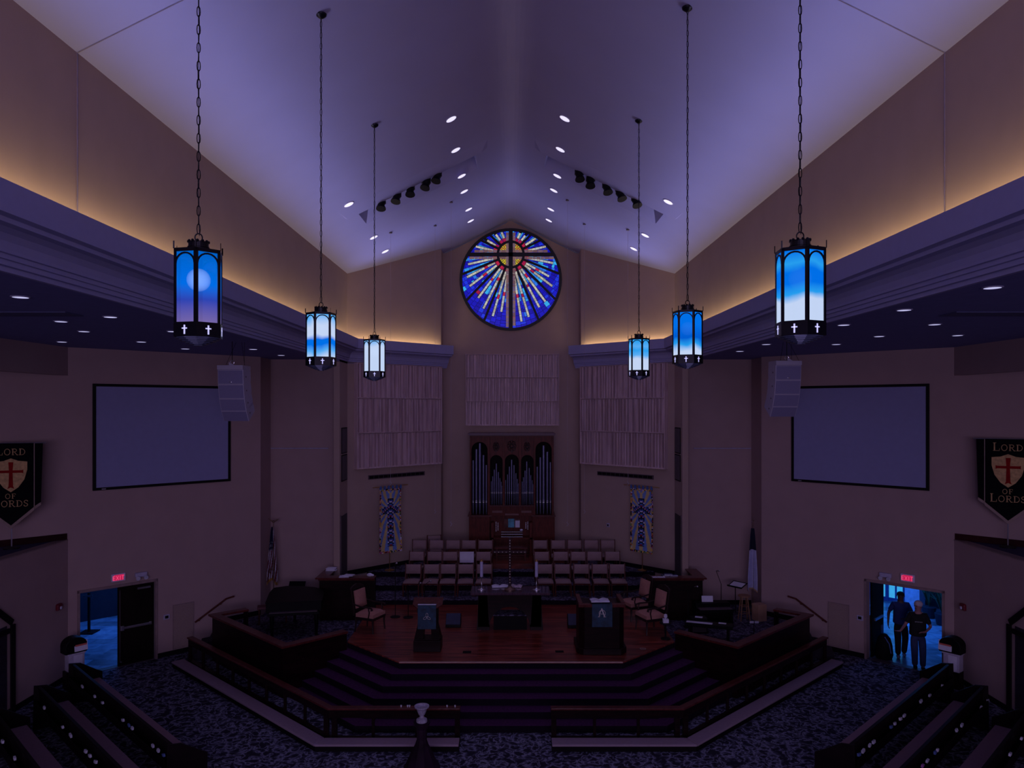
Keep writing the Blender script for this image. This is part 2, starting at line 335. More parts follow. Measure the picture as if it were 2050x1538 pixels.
# screen walls: u metres along from the chancel corner, n metres into the room
def WP(s, u, n=0, z=0): return Vector((s*(7.48+.7071*u-.7071*n), 22.44-.7071*u-.7071*n, z))
def wall_u(px): k = abs(px-HX)/F; return ((k*22.44-7.48)/(1+k))/.7071
U0, U1 = 2.14/.7071, 3.43/.7071             # door opening
for s in (-1,1):
    w = MB()
    def seg(u0,u1,z0,z1): a,b = WP(s,u0),WP(s,u1); c,d = WP(s,u1,-.2),WP(s,u0,-.2); w.prism([a,b,c,d], z0, z1)
    seg(0,U0,0,ZS); seg(U0,U1,2.11,ZS); seg(U1,5.13,0,ZS); seg(5.13,7.6,3.49,ZS)
    struct(w.build('wall_'+SIDE[s]+'_screen', m_wall))
    # outer aisle wall below and above the balcony opening
    w = MB(); xa, xb = sorted((s*11.1,s*11.3))
    w.box(xa,xb,-8,18.82,0,3.49); w.box(xa,xb,-8,18.82,7.6,ZS)
    struct(w.build('wall_'+SIDE[s]+'_aisle', m_wall)); xa, xb = sorted((s*11.08,s*11.31)); struct(MB().box(xa,xb,-8,18.80,3.47,3.495).build('trim_8' if s < 0 else 'trim_9', m_frame))
    p = [(s*11.31,18.59),(s*12.82,17.08),(s*12.82,10),(s*11.31,10)]
    struct(MB().prism(p, 3.30, 3.492).build('floor_'+SIDE[s]+'_balcony', mat('balcony_carpet', (.03,.02,.09), .95)))
    q = [WP(s,5.14,.02),WP(s,7.5,.02),WP(s,7.5,0),WP(s,5.14,0)]
    struct(MB().prism(q, 3.49, 3.65).build('baseboard_'+SIDE[s]+'_balcony', mat_wood('balcony_skirting', (.02,.004,.006), (.04,.008,.01)) if s < 0 else MATS['balcony_skirting']))
    # baseboards
    b = MB(); b.prism([WP(s,0),WP(s,U0-.06),WP(s,U0-.06,.02),WP(s,0,.02)], 0, .13); b.prism([WP(s,.0,0),WP(s,1.3,0),WP(s,1.3,.021),WP(s,0,.021)], .61, .75)
    xa, xb = sorted((s*11.1,s*11.08)); b.box(xa,xb,8,18.8,0,.13)
    xa, xb = sorted((s*5.43,s*7.54)); b.box(xa,xb,23.58,23.6,.61,.75)
    struct(b.build('baseboard_'+SIDE[s], m_base))
    b = MB(); b.prism([(s*5.25,24.1),(s*2.52,26.83),(s*2.50,26.81),(s*5.23,24.08)], 1.4, 1.56); xa,xb = sorted((s*5.25,s*5.23)); b.box(xa,xb,23.05,24.1,.9,1.40)
    struct(b.build('baseboard_'+SIDE[s]+'_chancel', m_base))
# apse end wall with the round window cut in as a rosette behind it
w = MB(); zc, rc = 11.5, 1.85
ring = [(rc*math.cos(2*PI*i/64), zc+rc*math.sin(2*PI*i/64)) for i in range(64)]
outer = []
for i in range(64):
    a = 2*PI*i/64; dx, dz = math.cos(a), math.sin(a); t = 99
    if dx > 1e-6: t = min(t, 2.5/dx)
    if dx < -1e-6: t = min(t, -2.5/dx)
    if dz < -1e-6: t = min(t, (zc-5)/-dz)
    for sg in (-1,1):
        den = dz+.5*sg*dx
        if den > 1e-6:
            tt = (RIDGE-.05-zc)/den
            if sg*dx*tt >= -1e-6: t = min(t, tt)
    outer.append((dx*t, zc+dz*t))
for y in (27.65,):
    vs = [(x,y,z) for x,z in ring]+[(x,y,z) for x,z in outer]
    w.add(vs, [(i,(i+1)%64,64+(i+1)%64,64+i) for i in range(64)])
corner = [(-2.5,5),(2.5,5),(2.5,cz(2.5)),(-2.5,cz(2.5)),(0,RIDGE)]
for cx_, czz in corner:                      # fill the corners the fan leaves
    a = math.atan2(czz-zc, cx_) % (2*PI); i = int(a/(2*PI/64)); p, q2 = outer[i], outer[(i+1)%64]
    w.add([(p[0],27.65,p[1]),(cx_,27.65,czz),(q2[0],27.65,q2[1])], [(0,1,2)])
w.box(-2.5,2.5,27.65,27.85,0,5)
w.add([(x,27.65,z) for x,z in ring]+[(x,27.85,z) for x,z in ring], [(i,(i+1)%64,64+(i+1)%64,64+i) for i in range(64)])
struct(w.build('wall_apse', m_wall2, fixn=False))
# cornice with light cove
prof = [(0,8.74),(.29,8.74),(.31,9.0),(.38,9.0),(.37,8.69),(.30,8.67)]
prof += [(.30-.21*math.sin(t*PI/16), 8.62-.2*(1-math.cos(t*PI/16))) for t in range(0,9,2)]
prof += [(.09,8.385),(.06,8.38),(.06,8.33),(.035,8.325),(.035,8.27),(.0,8.265),(.0,8.21),(-.06,8.21),(-.06,8.30),(-.1,8.31),(0,8.32)]
for s in (-1,1):
    mb = MB(); poly = [(s*5.25,-8),(s*5.25,24.1),(s*2.31,27.04)]
    sweep(mb, poly, prof, flip=s); struct(mb.build('trim_5' if s < 0 else 'trim_6', m_corn, fixn=True))
# ---- stained glass ----
win = struct(bpy.data.objects.new('window_1', None)); COL.objects.link(win); win.location = (-.01,27.62,0)
cxz = 12.42
def inside(x, z, rr=1.79): return x*x+(z-zc)**2 < rr*rr
def clipr(a, b, rr=1.79):                    # clip segment a->b at the round edge
    if inside(*b, rr): return b
    lo, hi = 0., 1.
    for _ in range(24):
        m = (lo+hi)/2; p = (a[0]+(b[0]-a[0])*m, a[1]+(b[1]-a[1])*m)
        if inside(*p, rr): lo = m
        else: hi = m
    return (a[0]+(b[0]-a[0])*lo, a[1]+(b[1]-a[1])*lo)
BL = [(.003,.003,.42),(.004,.006,.52),(.003,.002,.34),(.008,.03,.66)]; CY = [(.02,.26,.75),(.03,.38,.8),(.02,.16,.75)]
WH = [(.40,.42,.46),(.50,.47,.42),(.36,.33,.30)]; RD = [(.45,.01,.05),(.30,.005,.05)]; BR = [(.12,.06,.07),(.17,.09,.09),(.14,.08,.11)]; YL = [(.55,.42,.02),(.42,.34,.02),(.45,.16,.02)]
gl = MB(); ld = MB(); K = 6.152*F/27.62; K = 1/(6.152*F/27.62)   # metres per zoom pixel
Q = lambda c: R.choice(c)
rmax = 3.2; ringr = .49
def pol(a, rr): return (rr*math.cos(a), cxz+rr*math.sin(a))
def ledge(a, rr): return clipr((0,cxz), pol(a, rr))
NA = 84
for i in range(NA):
    a0, a1 = 2*PI*i/NA, 2*PI*(i+1)/NA
    rr = ringr; first = True
    while rr < rmax:
        st = R.uniform(.09,.20) if not first else R.uniform(.06,.2)
        p0, p1, p2, p3 = pol(a0,rr), pol(a0,rr+st), pol(a1,rr+st), pol(a1,rr)
        if not (inside(*p0) or inside(*p3)): break
        p1, p2 = ledge(a0,rr+st), ledge(a1,rr+st)
        if not inside(*p0): p0 = ledge(a0, rr)
        if not inside(*p3): p3 = ledge(a1, rr)
        low = math.sin(a0) < 0
        lim = 1.35 if low else .75
        if first: c = Q(RD)
        elif R.random() < .015 and rr > 1.2: c = Q(RD)
        else: c = Q(CY) if (R.random() < max(.05, 1.1-(rr-ringr)/lim*.95) and (i//2)%2) else (Q(CY) if R.random() < .16*(rr < lim*1.2) else Q(BL))
        g = .011
        gl.add([(p0[0],0,p0[1]),(p1[0],0,p1[1]),(p2[0],0,p2[1]),(p3[0],0,p3[1])], [(0,1,2,3)], c)
        # lead came across
        if 1: ld.quad((p0[0],-.004,p0[1]),(p1[0],-.004,p1[1]),(p1[0]+g*math.sin(a0),-.004,p1[1]-g*math.cos(a0)),(p0[0]+g*math.sin(a0),-.004,p0[1]-g*math.cos(a0)))
        ld.quad((p1[0],-.004,p1[1]),(p2[0],-.004,p2[1]),(p2[0]*.995,-.004,cxz+(p2[1]-cxz)*.995),(p1[0]*.995,-.004,cxz+(p1[1]-cxz)*.995))
        rr += st; first = False
def strip(a, r0, r1, w, cols, y, seg=.1, mid=None):
    d = (math.cos(a), math.sin(a)); nrm = (-d[1], d[0]); rr = r0; k = 0
    while rr < r1-.01:
        e = min(r1, rr+seg*R.uniform(.7,1.3)); A, B = pol(a, rr), pol(a, e-.008)
        if not inside(*B, 1.77): break
        c = Q(RD) if mid and abs(rr-mid) < seg*.7 and k > 0 else Q(cols)
        if mid and c in RD: mid = None
        gl.add([(A[0]-nrm[0]*w/2,y,A[1]-nrm[1]*w/2),(B[0]-nrm[0]*w/2,y,B[1]-nrm[1]*w/2),(B[0]+nrm[0]*w/2,y,B[1]+nrm[1]*w/2),(A[0]+nrm[0]*w/2,y,A[1]+nrm[1]*w/2)], [(0,1,2,3)], c)
        rr = e; k += 1
ld_rays = []
def ray(zx, zz, w=26, mid=None, r0=None):     # ends at the point measured on the photo's window
    x, z = (zx-752)*K, (500-zz)*K; a = math.atan2(z, x); rr = math.hypot(x, z)
    d = (math.cos(a), math.sin(a)); nrm = (-d[1],d[0]); ww = (w+12)*K; A, B = pol(a,ringr), pol(a,rr)
    ld.add([(A[0]-nrm[0]*ww/2,-.006,A[1]-nrm[1]*ww/2),(B[0]-nrm[0]*ww/2,-.006,B[1]-nrm[1]*ww/2),(B[0]+nrm[0]*ww/2,-.006,B[1]+nrm[1]*ww/2),(A[0]+nrm[0]*ww/2,-.006,A[1]+nrm[1]*ww/2)], [(0,1,2,3)])
    strip(a, ringr+.16, rr, w*K, WH, -.01, .13, mid)
    strip(a, ringr+.02, ringr+.15, w*K*1.4, RD, -.01, .12)
for zx, zz, md in ((225,620,None),(210,780,1.0),(245,890,1.15),(350,1035,1.1),(415,1165,1.0),(530,1260,1.55),(635,1205,1.45),
                   (1275,605,None),(1225,770,1.1),(1265,890,.95),(1180,1080,.9),(1105,1150,1.3),(975,1270,1.55),(885,1325,1.45),
                   (640,225,None),(560,240,None),(430,305,None),(320,400,None),(875,220,None),(950,240,None),(1060,300,None),(1185,400,None)):
    ray(zx, zz, 25, md)
def bar(mb, x0, z0, x1, z1, w, y, yo=.03):
    d = Vector((x1-x0, z1-z0)).normalized(); n = Vector((-d.y, d.x))*w/2
    mb.yprism([(x0-n.x,z0-n.y),(x1-n.x,z1-n.y),(x1+n.x,z1+n.y),(x0+n.x,z0+n.y)], y-yo, y)
fr = MB()
for zx, zz in ((385,325),(478,243),(150,745),(205,1065),(430,1300),(1120,325),(1015,243),(1345,735),(1305,1055),(1092,1300)):
    x, z = (zx-752)*K, (500-zz)*K; a = math.atan2(z, x); e = ledge(a, 4); b0 = pol(a, ringr)
    bar(fr, b0[0], b0[1], e[0], e[1], .085, -.012)
# brown glass borders and black cross
for sg in (-1,1):
    z = zc+1.74
    while z > zc-1.76:
        h = R.uniform(.1,.2); x = sg*.125
        if inside(x*1.3, z) and inside(x*1.3, z-h) and abs(z-h/2-cxz) > .13: gl.box(x-.048,x+.048,-.03,-.012,z-h,z-.01, Q(BR))
        z -= h
    for sx in (-1,1):
        x = .18
        while x < 1.7:
            h = R.uniform(.12,.2); zz = cxz+sg*.125
            if inside(x+h, zz+sg*.04): gl.box(min(sx*x,sx*(x+h-.01)),max(sx*x,sx*(x+h-.01)),-.03,-.012,zz-.045,zz+.045, Q(BR))
            x += h
fr.box(-.075,.075,-.05,0,zc-1.82,zc+1.82); fr.box(-1.55,1.55,-.05,0,cxz-.07,cxz+.07)
# yellow halo
for q4 in range(4):
    for k in range(5):
        for j in range(3):
            a0 = q4*PI/2+.32+(PI/2-.64)*k/5; a1 = q4*PI/2+.32+(PI/2-.64)*(k+1)/5; r0 = .2+.085*j; r1 = r0+.08
            if j == 0 and k in (0,4): continue
            P4 = [pol(a0+.02,r0),pol(a0+.02,r1),pol(a1-.02,r1),pol(a1-.02,r0)]
            gl.add([(p[0],-.012,p[1]) for p in P4], [(0,1,2,3)], Q(YL))
vs = [];
for rr in (.43,.52):
    for y in (-.045,0): vs += [(*[pol(2*PI*i/48, rr)[0]], y, pol(2*PI*i/48, rr)[1]) for i in range(48)]
fs = []
for i in range(48):
    j = (i+1)%48; fs += [(i,j,96+j,96+i),(48+i,144+i,144+j,48+j),(i,48+i,48+j,j),(96+i,96+j,144+j,144+i)]
fr.add(vs, fs)
bk = MB(); bk.yprism([pol(2*PI*i/32,.44) for i in range(32)], -.006, -.003)   # dark backing of the halo leads
vs = []
for rr in (1.78,1.88):
    for y in (-.06,.03): vs += [(rr*math.cos(2*PI*i/64), y, zc+rr*math.sin(2*PI*i/64)) for i in range(64)]
fs = []
for i in range(64):
    j = (i+1)%64; fs += [(i,j,128+j,128+i),(64+i,192+i,192+j,64+j),(i,64+i,64+j,j),(128+i,128+j,192+j,192+i)]
fr.add(vs, fs)
m_lead = mat('lead_came', (.004,.004,.008), .5)
fo = fr.build('window_frame', m_lead, win); ld.build('lead_lines', m_lead, win, fixn=False); bk.build('halo_backing', m_lead, win)
gl.build('stained_glass', mat_attr('backlit_stained_glass', 1.0), win)
# ---- steps, platforms, tiers ----
def plat(k):
    y = 15.7+.332*(k-1); c = 14.78-.4695*(6-k); return y, c
for k in range(1,7):
    y, c = plat(k); x = y-c; e = (23-c)/2; ey = (23+c)/2
    p = [(-x,y),(x,y),(e,ey),(e,ey+.6 if k < 6 else 22.4),(-e,ey+.6 if k < 6 else 22.4),(-e,ey)]
    z0 = .1524*(k-1)+(.0 if k == 1 else .0)
    if k < 6:
        st = MB().prism(p, z0, .1524*k-.008).build('stair_riser', mat('shaded_riser_carpet', (.010,.006,.014), .95, spec=.1)); struct(st)  # same carpet as the treads, with the risers' shade put into its colour
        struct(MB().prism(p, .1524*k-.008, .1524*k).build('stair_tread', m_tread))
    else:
        struct(MB().prism(p, z0, .914-.03).build('stair_riser', MATS['shaded_riser_carpet']))
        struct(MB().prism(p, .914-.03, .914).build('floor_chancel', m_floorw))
        y6, c6 = y, c
struct(MB().prism([(-2.585,17.352),(2.585,17.352),(2.56,17.40),(-2.56,17.40)], .895, .917).build('trim_7', mat('stage_nosing', (.55,.35,.3), .4)))
TY = [22.4,23.5,24.62]; TZ = [1.067,1.25,1.43]
for i in range(3):
    y = TY[i]
    if y < 24.1: p = [(-5.24,y),(5.24,y),(5.24,24.1),(2.5,26.84),(2.5,27.64),(-2.5,27.64),(-2.5,26.84),(-5.24,24.1)]
    else: x = 29.34-y; p = [(-x,y),(x,y),(2.5,26.84),(2.5,27.64),(-2.5,27.64),(-2.5,26.84)]
    z0 = 0 if i == 0 else TZ[i-1]
    struct(MB().prism(p, z0, TZ[i]-.02).build('choir_riser', MATS['shaded_riser_carpet'])); struct(MB().prism(p, TZ[i]-.02, TZ[i]).build('floor_choir', m_carp2))
struct(MB().prism([(-.74,25.0),(.74,25.0),(.74,25.9),(2.3,25.9),(2.3,27.6),(-2.3,27.6),(-2.3,25.9),(-.74,25.9)], 1.43, 1.60).build('floor_organ', m_floorw))
for s in (-1,1):                            # side platforms behind the knee walls
    p = [(s*4.13,18.87),(s*5.30,17.70),(s*7.98,20.38),(s*8.2,21.62),(s*7.40,22.42),(s*7.53,23.58),(s*5.26,23.58),(s*5.26,22.38),(s*4.13,22.38)]
    struct(MB().prism(p, 0, .61).build('floor_'+SIDE[s]+'_platform', m_carp2))
    p = [(s*8.05,20.45),(s*8.2,21.6),(s*8.66,21.14),(s*8.3,20.2)]
    st = MB()
    for j in range(3):
        o = .33*(j+1); st.prism([(s*(7.98+o*.7),20.38+0-.0+o*.0-.25*o),(s*(8.0),20.6),(s*(8.2),21.6),(s*(8.24+o*.68),21.58-o*.68)], 0, .61-.1525*(j+1))
    struct(st.build('side_stairs', mat('side_step_carpet', (.02,.012,.03), .95)))
# ---- lobbies behind the doors ----
m_lobf = mat_wood('lobby_floor_stone', (.20,.28,.45), (.38,.48,.7), .25, (1,1,1), planks=(.9,.45))
m_lobw = mat('lobby_wall', (.012,.016,.035), .8); m_lobc = mat('lobby_column', (.55,.6,.9), .7)
for s in (-1,1):
    fl = MB(); fl.prism([WP(s,.2,-.2),WP(s,5.1,-.2),WP(s,9,-7),WP(s,-6,-7)], -.2, -.002); struct(fl.build('floor_'+SIDE[s]+'_lobby', m_lobf))
    w = MB(); w.prism([WP(s,-6,-7),WP(s,9,-7),WP(s,9,-7.2),WP(s,-6,-7.2)], 0, 3); w.prism([WP(s,5.12,-.2),WP(s,9,-7),WP(s,9.2,-7),WP(s,5.35,-.2)], 0, 3); w.prism([WP(s,.2,-.2),WP(s,-6,-7),WP(s,-6.2,-7),WP(s,0,-.25)], 0, 3)
    w.prism([WP(s,.2,-.2),WP(s,5.2,-.2),WP(s,9,-7),WP(s,-6,-7)], 2.8, 2.9); struct(w.build('wall_'+SIDE[s]+'_lobby', m_lobw))
struct(MB().prism([WP(-1,1.4,-5.7),WP(-1,2.42,-5.7),WP(-1,2.42,-6.3),WP(-1,1.4,-6.3)], 0, 2.8).build('wall_left_lobby_column', m_lobc))
struct(MB().prism([WP(1,2.1,-6.0),WP(1,2.55,-6.0),WP(1,2.55,-6.6),WP(1,2.1,-6.6)], 0, 2.8).build('wall_right_lobby_column', m_lobc))
w2 = struct(bpy.data.objects.new('window_2', None)); COL.objects.link(w2)
fm = MB(); gm = MB()
for u0,u1 in ((.2,1.08),(1.18,1.29),(1.50,1.55),(1.75,1.95)): fm.prism([WP(1,u0,-6.9),WP(1,u1,-6.9),WP(1,u1,-6.98),WP(1,u0,-6.98)], 0, 2.75)
for u0,u1 in ((1.08,1.18),(1.29,1.50),(1.55,1.75)): gm.prism([WP(1,u0,-6.95),WP(1,u1,-6.95),WP(1,u1,-6.96),WP(1,u0,-6.96)], .12, 2.6)
fm.prism([WP(1,.2,-6.92),WP(1,1.95,-6.92),WP(1,1.95,-6.98),WP(1,.2,-6.98)], 0, .12); fm.prism([WP(1,.2,-6.92),WP(1,1.95,-6.92),WP(1,1.95,-6.98),WP(1,.2,-6.98)], 2.55, 2.75)
fm.build('window_frame', mat('blue_window_frame', (.05,.12,.4), .5), w2); gm.build('pane', mat('daylight_glass', (.1,.3,.4), .4, emis=(.04,.36,.62), es=.9, var=.5, scale=3), w2)
# =====================================================================
# DOORS
# =====================================================================
def RZ(s): return PI/4 if s < 0 else -PI/4       # front of a thing on the screen wall
for s in (-1,1):
    d = struct(bpy.data.objects.new('door_1' if s < 0 else 'door_2', None)); COL.objects.link(d); d.location = WP(s,(U0+U1)/2); d.rotation_euler = (0,0,RZ(s))
    hw = (U1-U0)/2; f = MB()
    f.box(-hw-.06,-hw,-.03,.2,0,2.16); f.box(hw,hw+.06,-.03,.2,0,2.16); f.box(-hw-.06,hw+.06,-.03,.2,2.10,2.17); f.build('door_frame', m_frame, d)
    th = MB().box(-hw,hw,-.02,.2,0,.012).build('threshold', m_gray, d)
    if s < 0:                                     # closed leaf on the right with panic bar
        l = MB().box(0,hw-.01,.05,.10,.015,2.09).build('door_leaf', m_door, d)
        pb = MB(); pb.box(.10,hw-.12,-.02,.02,.97,1.03); pb.box(.05,.13,-.03,.05,.94,1.06); pb.box(hw-.14,hw-.08,-.0,.05,.96,1.04); pb.build('push_bar', m_silver, l, bev=.006)
        cl = MB(); cl.box(hw-.45,hw-.12,-.02,.04,1.96,2.01); cl.build('door_closer', m_silver, l)
        MB().box(.035,.05,.03,.05,.1,2.0).build('edge_bolt', m_gray, l); MB().cyl((.06,.05,.12),(.06,.0,.12),.02).build('floor_stop', m_silver, l)
    else:                                         # leaf folded open into the lobby at the left jamb
        l = MB().box(-hw+.01,-hw+.06,.2,1.08,.015,2.09).build('door_leaf', m_door, d)
        MB().box(-hw+.06,-hw+.1,.35,.95,.97,1.03).build('push_bar', m_silver, l)
    # tall framed opening on the outer aisle wall, at the frame edge
    e = struct(bpy.data.objects.new('door_3' if s < 0 else 'door_4', None)); COL.objects.link(e)
    x = s*11.08; pts = [(16.62,0),(16.62,1.98),(15.9,2.55),(12.4,2.55),(12.4,0)]
    fb = MB(); wd = .13
    for a, b in zip(pts[:-1], pts[1:]):
        A, B = Vector((x,a[0],a[1])), Vector((x,b[0],b[1])); dd = (B-A).normalized(); nn = Vector((0,-dd.z,dd.y))*wd*(-1)
        fb.add([A,B,B+nn,A+nn,A+Vector((-s*.04,0,0)),B+Vector((-s*.04,0,0)),B+nn+Vector((-s*.04,0,0)),A+nn+Vector((-s*.04,0,0))], [(0,1,2,3),(4,5,6,7),(0,1,5,4),(2,3,7,6),(1,2,6,5),(0,3,7,4)])
    xa,xb = sorted((x,x-s*.04)); fb.box(xa,xb,12.4,16.55,1.82,1.93); fb.build('door_frame', m_base, e)
    xa,xb = sorted((x+s*.001,x-s*.01)); MB().box(xa,xb,12.5,16.5,0,2.0).build('door_leaf', mat('side_door_glass', (.03,.022,.04), .2), e)
    # service door on the return fin beside the choir
    g = struct(bpy.data.objects.new('door_5' if s < 0 else 'door_6', None)); COL.objects.link(g)
    xa,xb = sorted((s*5.249,s*5.235)); MB().box(xa,xb,23.14,24.0,1.25,3.43).build('door_leaf', mat('service_door_paint', (.05,.045,.055), .7), g)
    MB().box(min(s*5.25,s*5.22),max(s*5.25,s*5.22),23.10,23.14,1.25,3.47).build('door_frame', m_gray, g)
# =====================================================================
# WALL AND CEILING FIXTURES
# =====================================================================
for s in (-1,1):
    L = SIDE[s]
    # return fin grilles
    t = thing('wall_grille', 'tall dark two part air grille on the %s chancel return wall'%L, 'vent', (s*5.25,23.62,0), 0)
    for z0,z1 in ((5.36,6.17),(4.5,5.32)):
        g = MB(); xa,xb = sorted((0,-s*.02)); g.box(xa,xb,-.38,.38,z0,z1); g.build('grille_panel', m_base, t)
        g = MB()
        for k in range(14): y = -.35+.05*k; xa,xb = sorted((-s*.02,-s*.03)); g.box(xa,xb,y,y+.012,z0+.03,z1-.03)
        g.build('louvre', m_gray, t)
    # long slot diffuser under the acoustic panels
    t = thing('slot_vent', 'long narrow slot vent under the %s wooden acoustic panels'%L, 'vent', (s*(29.35-25.49),25.49,4.5), RZ(s))
    MB().box(-1.17,1.17,-.02,.0,-.07,.07).build('vent_frame', m_gray, t)
    g = MB(); [g.box(-1.14+.19*k,-.97+.19*k,-.026,-.02,-.045,.045) for k in range(12)]; g.build('vent_slot', m_base, t)
    # projection screen
    u0,u1 = wall_u(460),wall_u(185); t = thing('projection_screen', 'large blank projection screen with black frame on the %s wall'%L, 'screen', WP(s,(u0+u1)/2,0,6.04), RZ(s)); hw = (u1-u0)/2
    f = MB(); f.box(-hw,hw,-.06,0,-1.37,-1.30); f.box(-hw,hw,-.06,0,1.30,1.37); f.box(-hw,-hw+.07,-.06,0,-1.3,1.3); f.box(hw-.07,hw,-.06,0,-1.3,1.3); f.build('screen_frame', m_black, t)
    MB().box(-hw+.07,hw-.07,-.045,-.01,-1.3,1.3).build('screen_surface', m_screen, t); MB().box(-hw+.2,-hw+.3,-.064,-.06,-1.355,-1.325).build('maker_plate', m_silver, t)
    # exit sign
    u = wall_u(236); t = thing('exit_sign', 'lit red EXIT sign in white housing above the %s double doors'%L, 'exit sign', WP(s,u if s < 0 else wall_u(228),0,2.36), RZ(s))
    MB().box(-.17,.17,-.06,0,-.10,.10).build('sign_housing', mat('sign_white', (.75,.65,.9), .5), t, bev=.01)
    pl = MB().box(-.11,.12,-.065,-.06,-.07,.075).build('sign_face', mat('sign_red_glow', (.5,.02,.1), .4, emis=(.85,.02,.12), es=.5), t)
    g = MB(); text(g, 'EXIT', 0, -.055, .10, -.065, 1.0); g.build('sign_letters', mat('sign_letter_glow', (.5,.02,.1), .4, emis=(.95,.08,.22), es=.7), pl)
    # emergency light
    t = thing('emergency_light', 'white twin head emergency light beside the %s exit sign'%L, 'emergency light', WP(s,wall_u(281 if s < 0 else 272),0,2.35), RZ(s))
    MB().box(-.15,.15,-.09,0,-.055,.06).build('light_body', m_trimw, t, bev=.015)
    for x in (-.1,.1): MB().cyl((x,-.08,-.06),(x,-.15,-.08),.045,.055,14).build('lamp_head', m_clear, t, smooth=True)
    # thermostat
    t = thing('thermostat', 'small white thermostat with dark display beside the %s double doors'%L, 'thermostat', WP(s,wall_u(333) if s < 0 else wall_u(2046-1722),0,1.08), RZ(s))
    MB().box(-.085,.085,-.03,0,-.07,.07).build('thermostat_body', m_trimw, t, bev=.015); MB().box(-.045,.045,-.033,-.03,-.035,.04).build('display', m_base, t)
    # access panel
    t = thing('access_panel', 'flush painted access panel in the %s wall under the stair handrail'%L, 'access panel', WP(s,(wall_u(346)+wall_u(388))/2,0,.76), RZ(s))
    MB().box(-.29,.29,-.018,0,-.61,.61).build('panel_frame', m_frame, t); MB().box(-.265,.265,-.024,-.018,-.585,.585).build('panel_mesh', mat('perforated_panel', (.33,.23,.22), .9, var=.25, scale=90), t)
    # fire alarm
    t = thing('fire_alarm_strobe', 'red fire alarm strobe on the %s aisle wall beside the doors'%L, 'fire alarm', (s*11.1,18.40,1.91), -s*PI/2)
    MB().yprism([(-.1,-.07),(.1,-.07),(.1,.06),(.06,.09),(-.06,.09),(-.1,.06)], -.07, 0).build('alarm_body', m_red, t, bev=.015); MB().box(-.03,.03,-.10,-.07,-.05,.02).build('strobe_lens', m_clear, t, bev=.01)
    # stair handrail
    t = thing('wall_handrail', 'wooden handrail rising along the %s wall to the side platform'%L, 'handrail', WP(s,0,0,0), RZ(s))
    px = [(388,1245),(450,1198),(466,1193)]; ps = []
    for a,b in px:
        u = wall_u(a); Y = 22.44-.7071*u; ps.append((-s*0+(-u if s < 0 else u), -.09, EYE-(b-HY)*Y/F))
    MB().tube(ps, .026, 10).build('rail', m_cap, t, smooth=True)
    for k in (.15,.85):
        p = Vector(ps[0]).lerp(Vector(ps[1]), k); b = MB(); b.tube([p+Vector((0,0,-.02)), p+Vector((0,.03,-.07)), p+Vector((0,.09,-.07))], .01, 6); b.build('bracket', m_brass, t, smooth=True)
    # rail on rear aisle wall
    t = thing('hanging_rail', 'thin pale hanging rail high on the %s rear wall'%L, 'wall rail', (s*6.62,23.6,5.52), 0)
    MB().cyl((-.9,-.07,0),(.9,-.07,0),.018,n=8).build('rail', m_trimw, t, smooth=True)
    for x in (-.88,0,.88): MB().box(x-.012,x+.012,-.07,0,-.012,.012).build('bracket', m_trimw, t)
    # line array loudspeaker
    x0 = -6.37 if s < 0 else 6.30; zt = 7.76 if s < 0 else 7.86
    t = thing('line_array_speaker', 'curved grey four box line array loudspeaker hanging before the %s screen'%L, 'loudspeaker', (x0,17.05,zt), .06*s)
    MB().box(-.30,.30,-.03,.42,-.10,0).build('fly_frame', m_spk, t, bev=.008)
    br = MB(); br.yprism([(-.03,0),(.1,0),(-.03,.07)], -.01, .01); br.build('hoist_bracket', m_spk, t)
    p = Vector((0,0,-.10)); pitch = .03
    for k in range(4):
        h = (.335,.33,.30,.28)[k]; pitch += (.02,.13,.18,.2)[k]
        mx = Matrix.Translation(p) @ Matrix.Rotation(pitch, 4, 'X')
        b = MB(); b.mx = mx; b.xprism([(0,0),(0,-h),(.40,-h*.93),(.42,-h*.6),(.42,-h*.2),(.40,0)], -.30, .30); cab = b.build('speaker_box', m_spk, t, bev=.008)
        g = MB(); g.mx = mx; g.box(-.28,.28,-.012,0,-h+.015,-.02); g.build('front_grille', m_grill, cab)
        g = MB(); g.mx = mx
        for sg in (-1,1): g.cyl((sg*.30,.14,-h*.5),(sg*.305,.14,-h*.5),.02,n=8)
        g.build('rigging_pin', m_gray, cab)
        if k == 0: g = MB(); g.mx = mx; g.ball((0,-.014,-h+.05), .02, 8, (1.6,.3,.7)); g.build('badge', m_silver, cab)
        p = mx @ Vector((0,0,-h))
    c = MB(); top = ZS-zt
    c.tube([(0,.1,.09),(0,.1,top)], .008, 6)
    for x in (-.15,.29): c.tube([(x,.1,0),(x*.3+.05,.3,top)], .004, 5)
    c.tube([(.2,.3,0),(.2,.3,top)], .004, 5); c.build('hanging_cable', m_black, t)
    k = MB(); pts = [(.045*math.cos(a*PI/6),.1,.07+.045*math.sin(a*PI/6)) for a in range(13)]; k.tube(pts, .008, 6); k.build('hoist_ring', m_silver, t)
    # soffit access strip
    t = thing('ceiling_panel', 'pale rectangular panel set in the dark %s aisle ceiling'%L, 'ceiling panel', (s*7.9,12.05,ZS), 0)
    MB().box(-.9,.9,-.25,.25,-.02,.0).build('panel', mat('soffit_panel', (.10,.10,.22), .9), t)
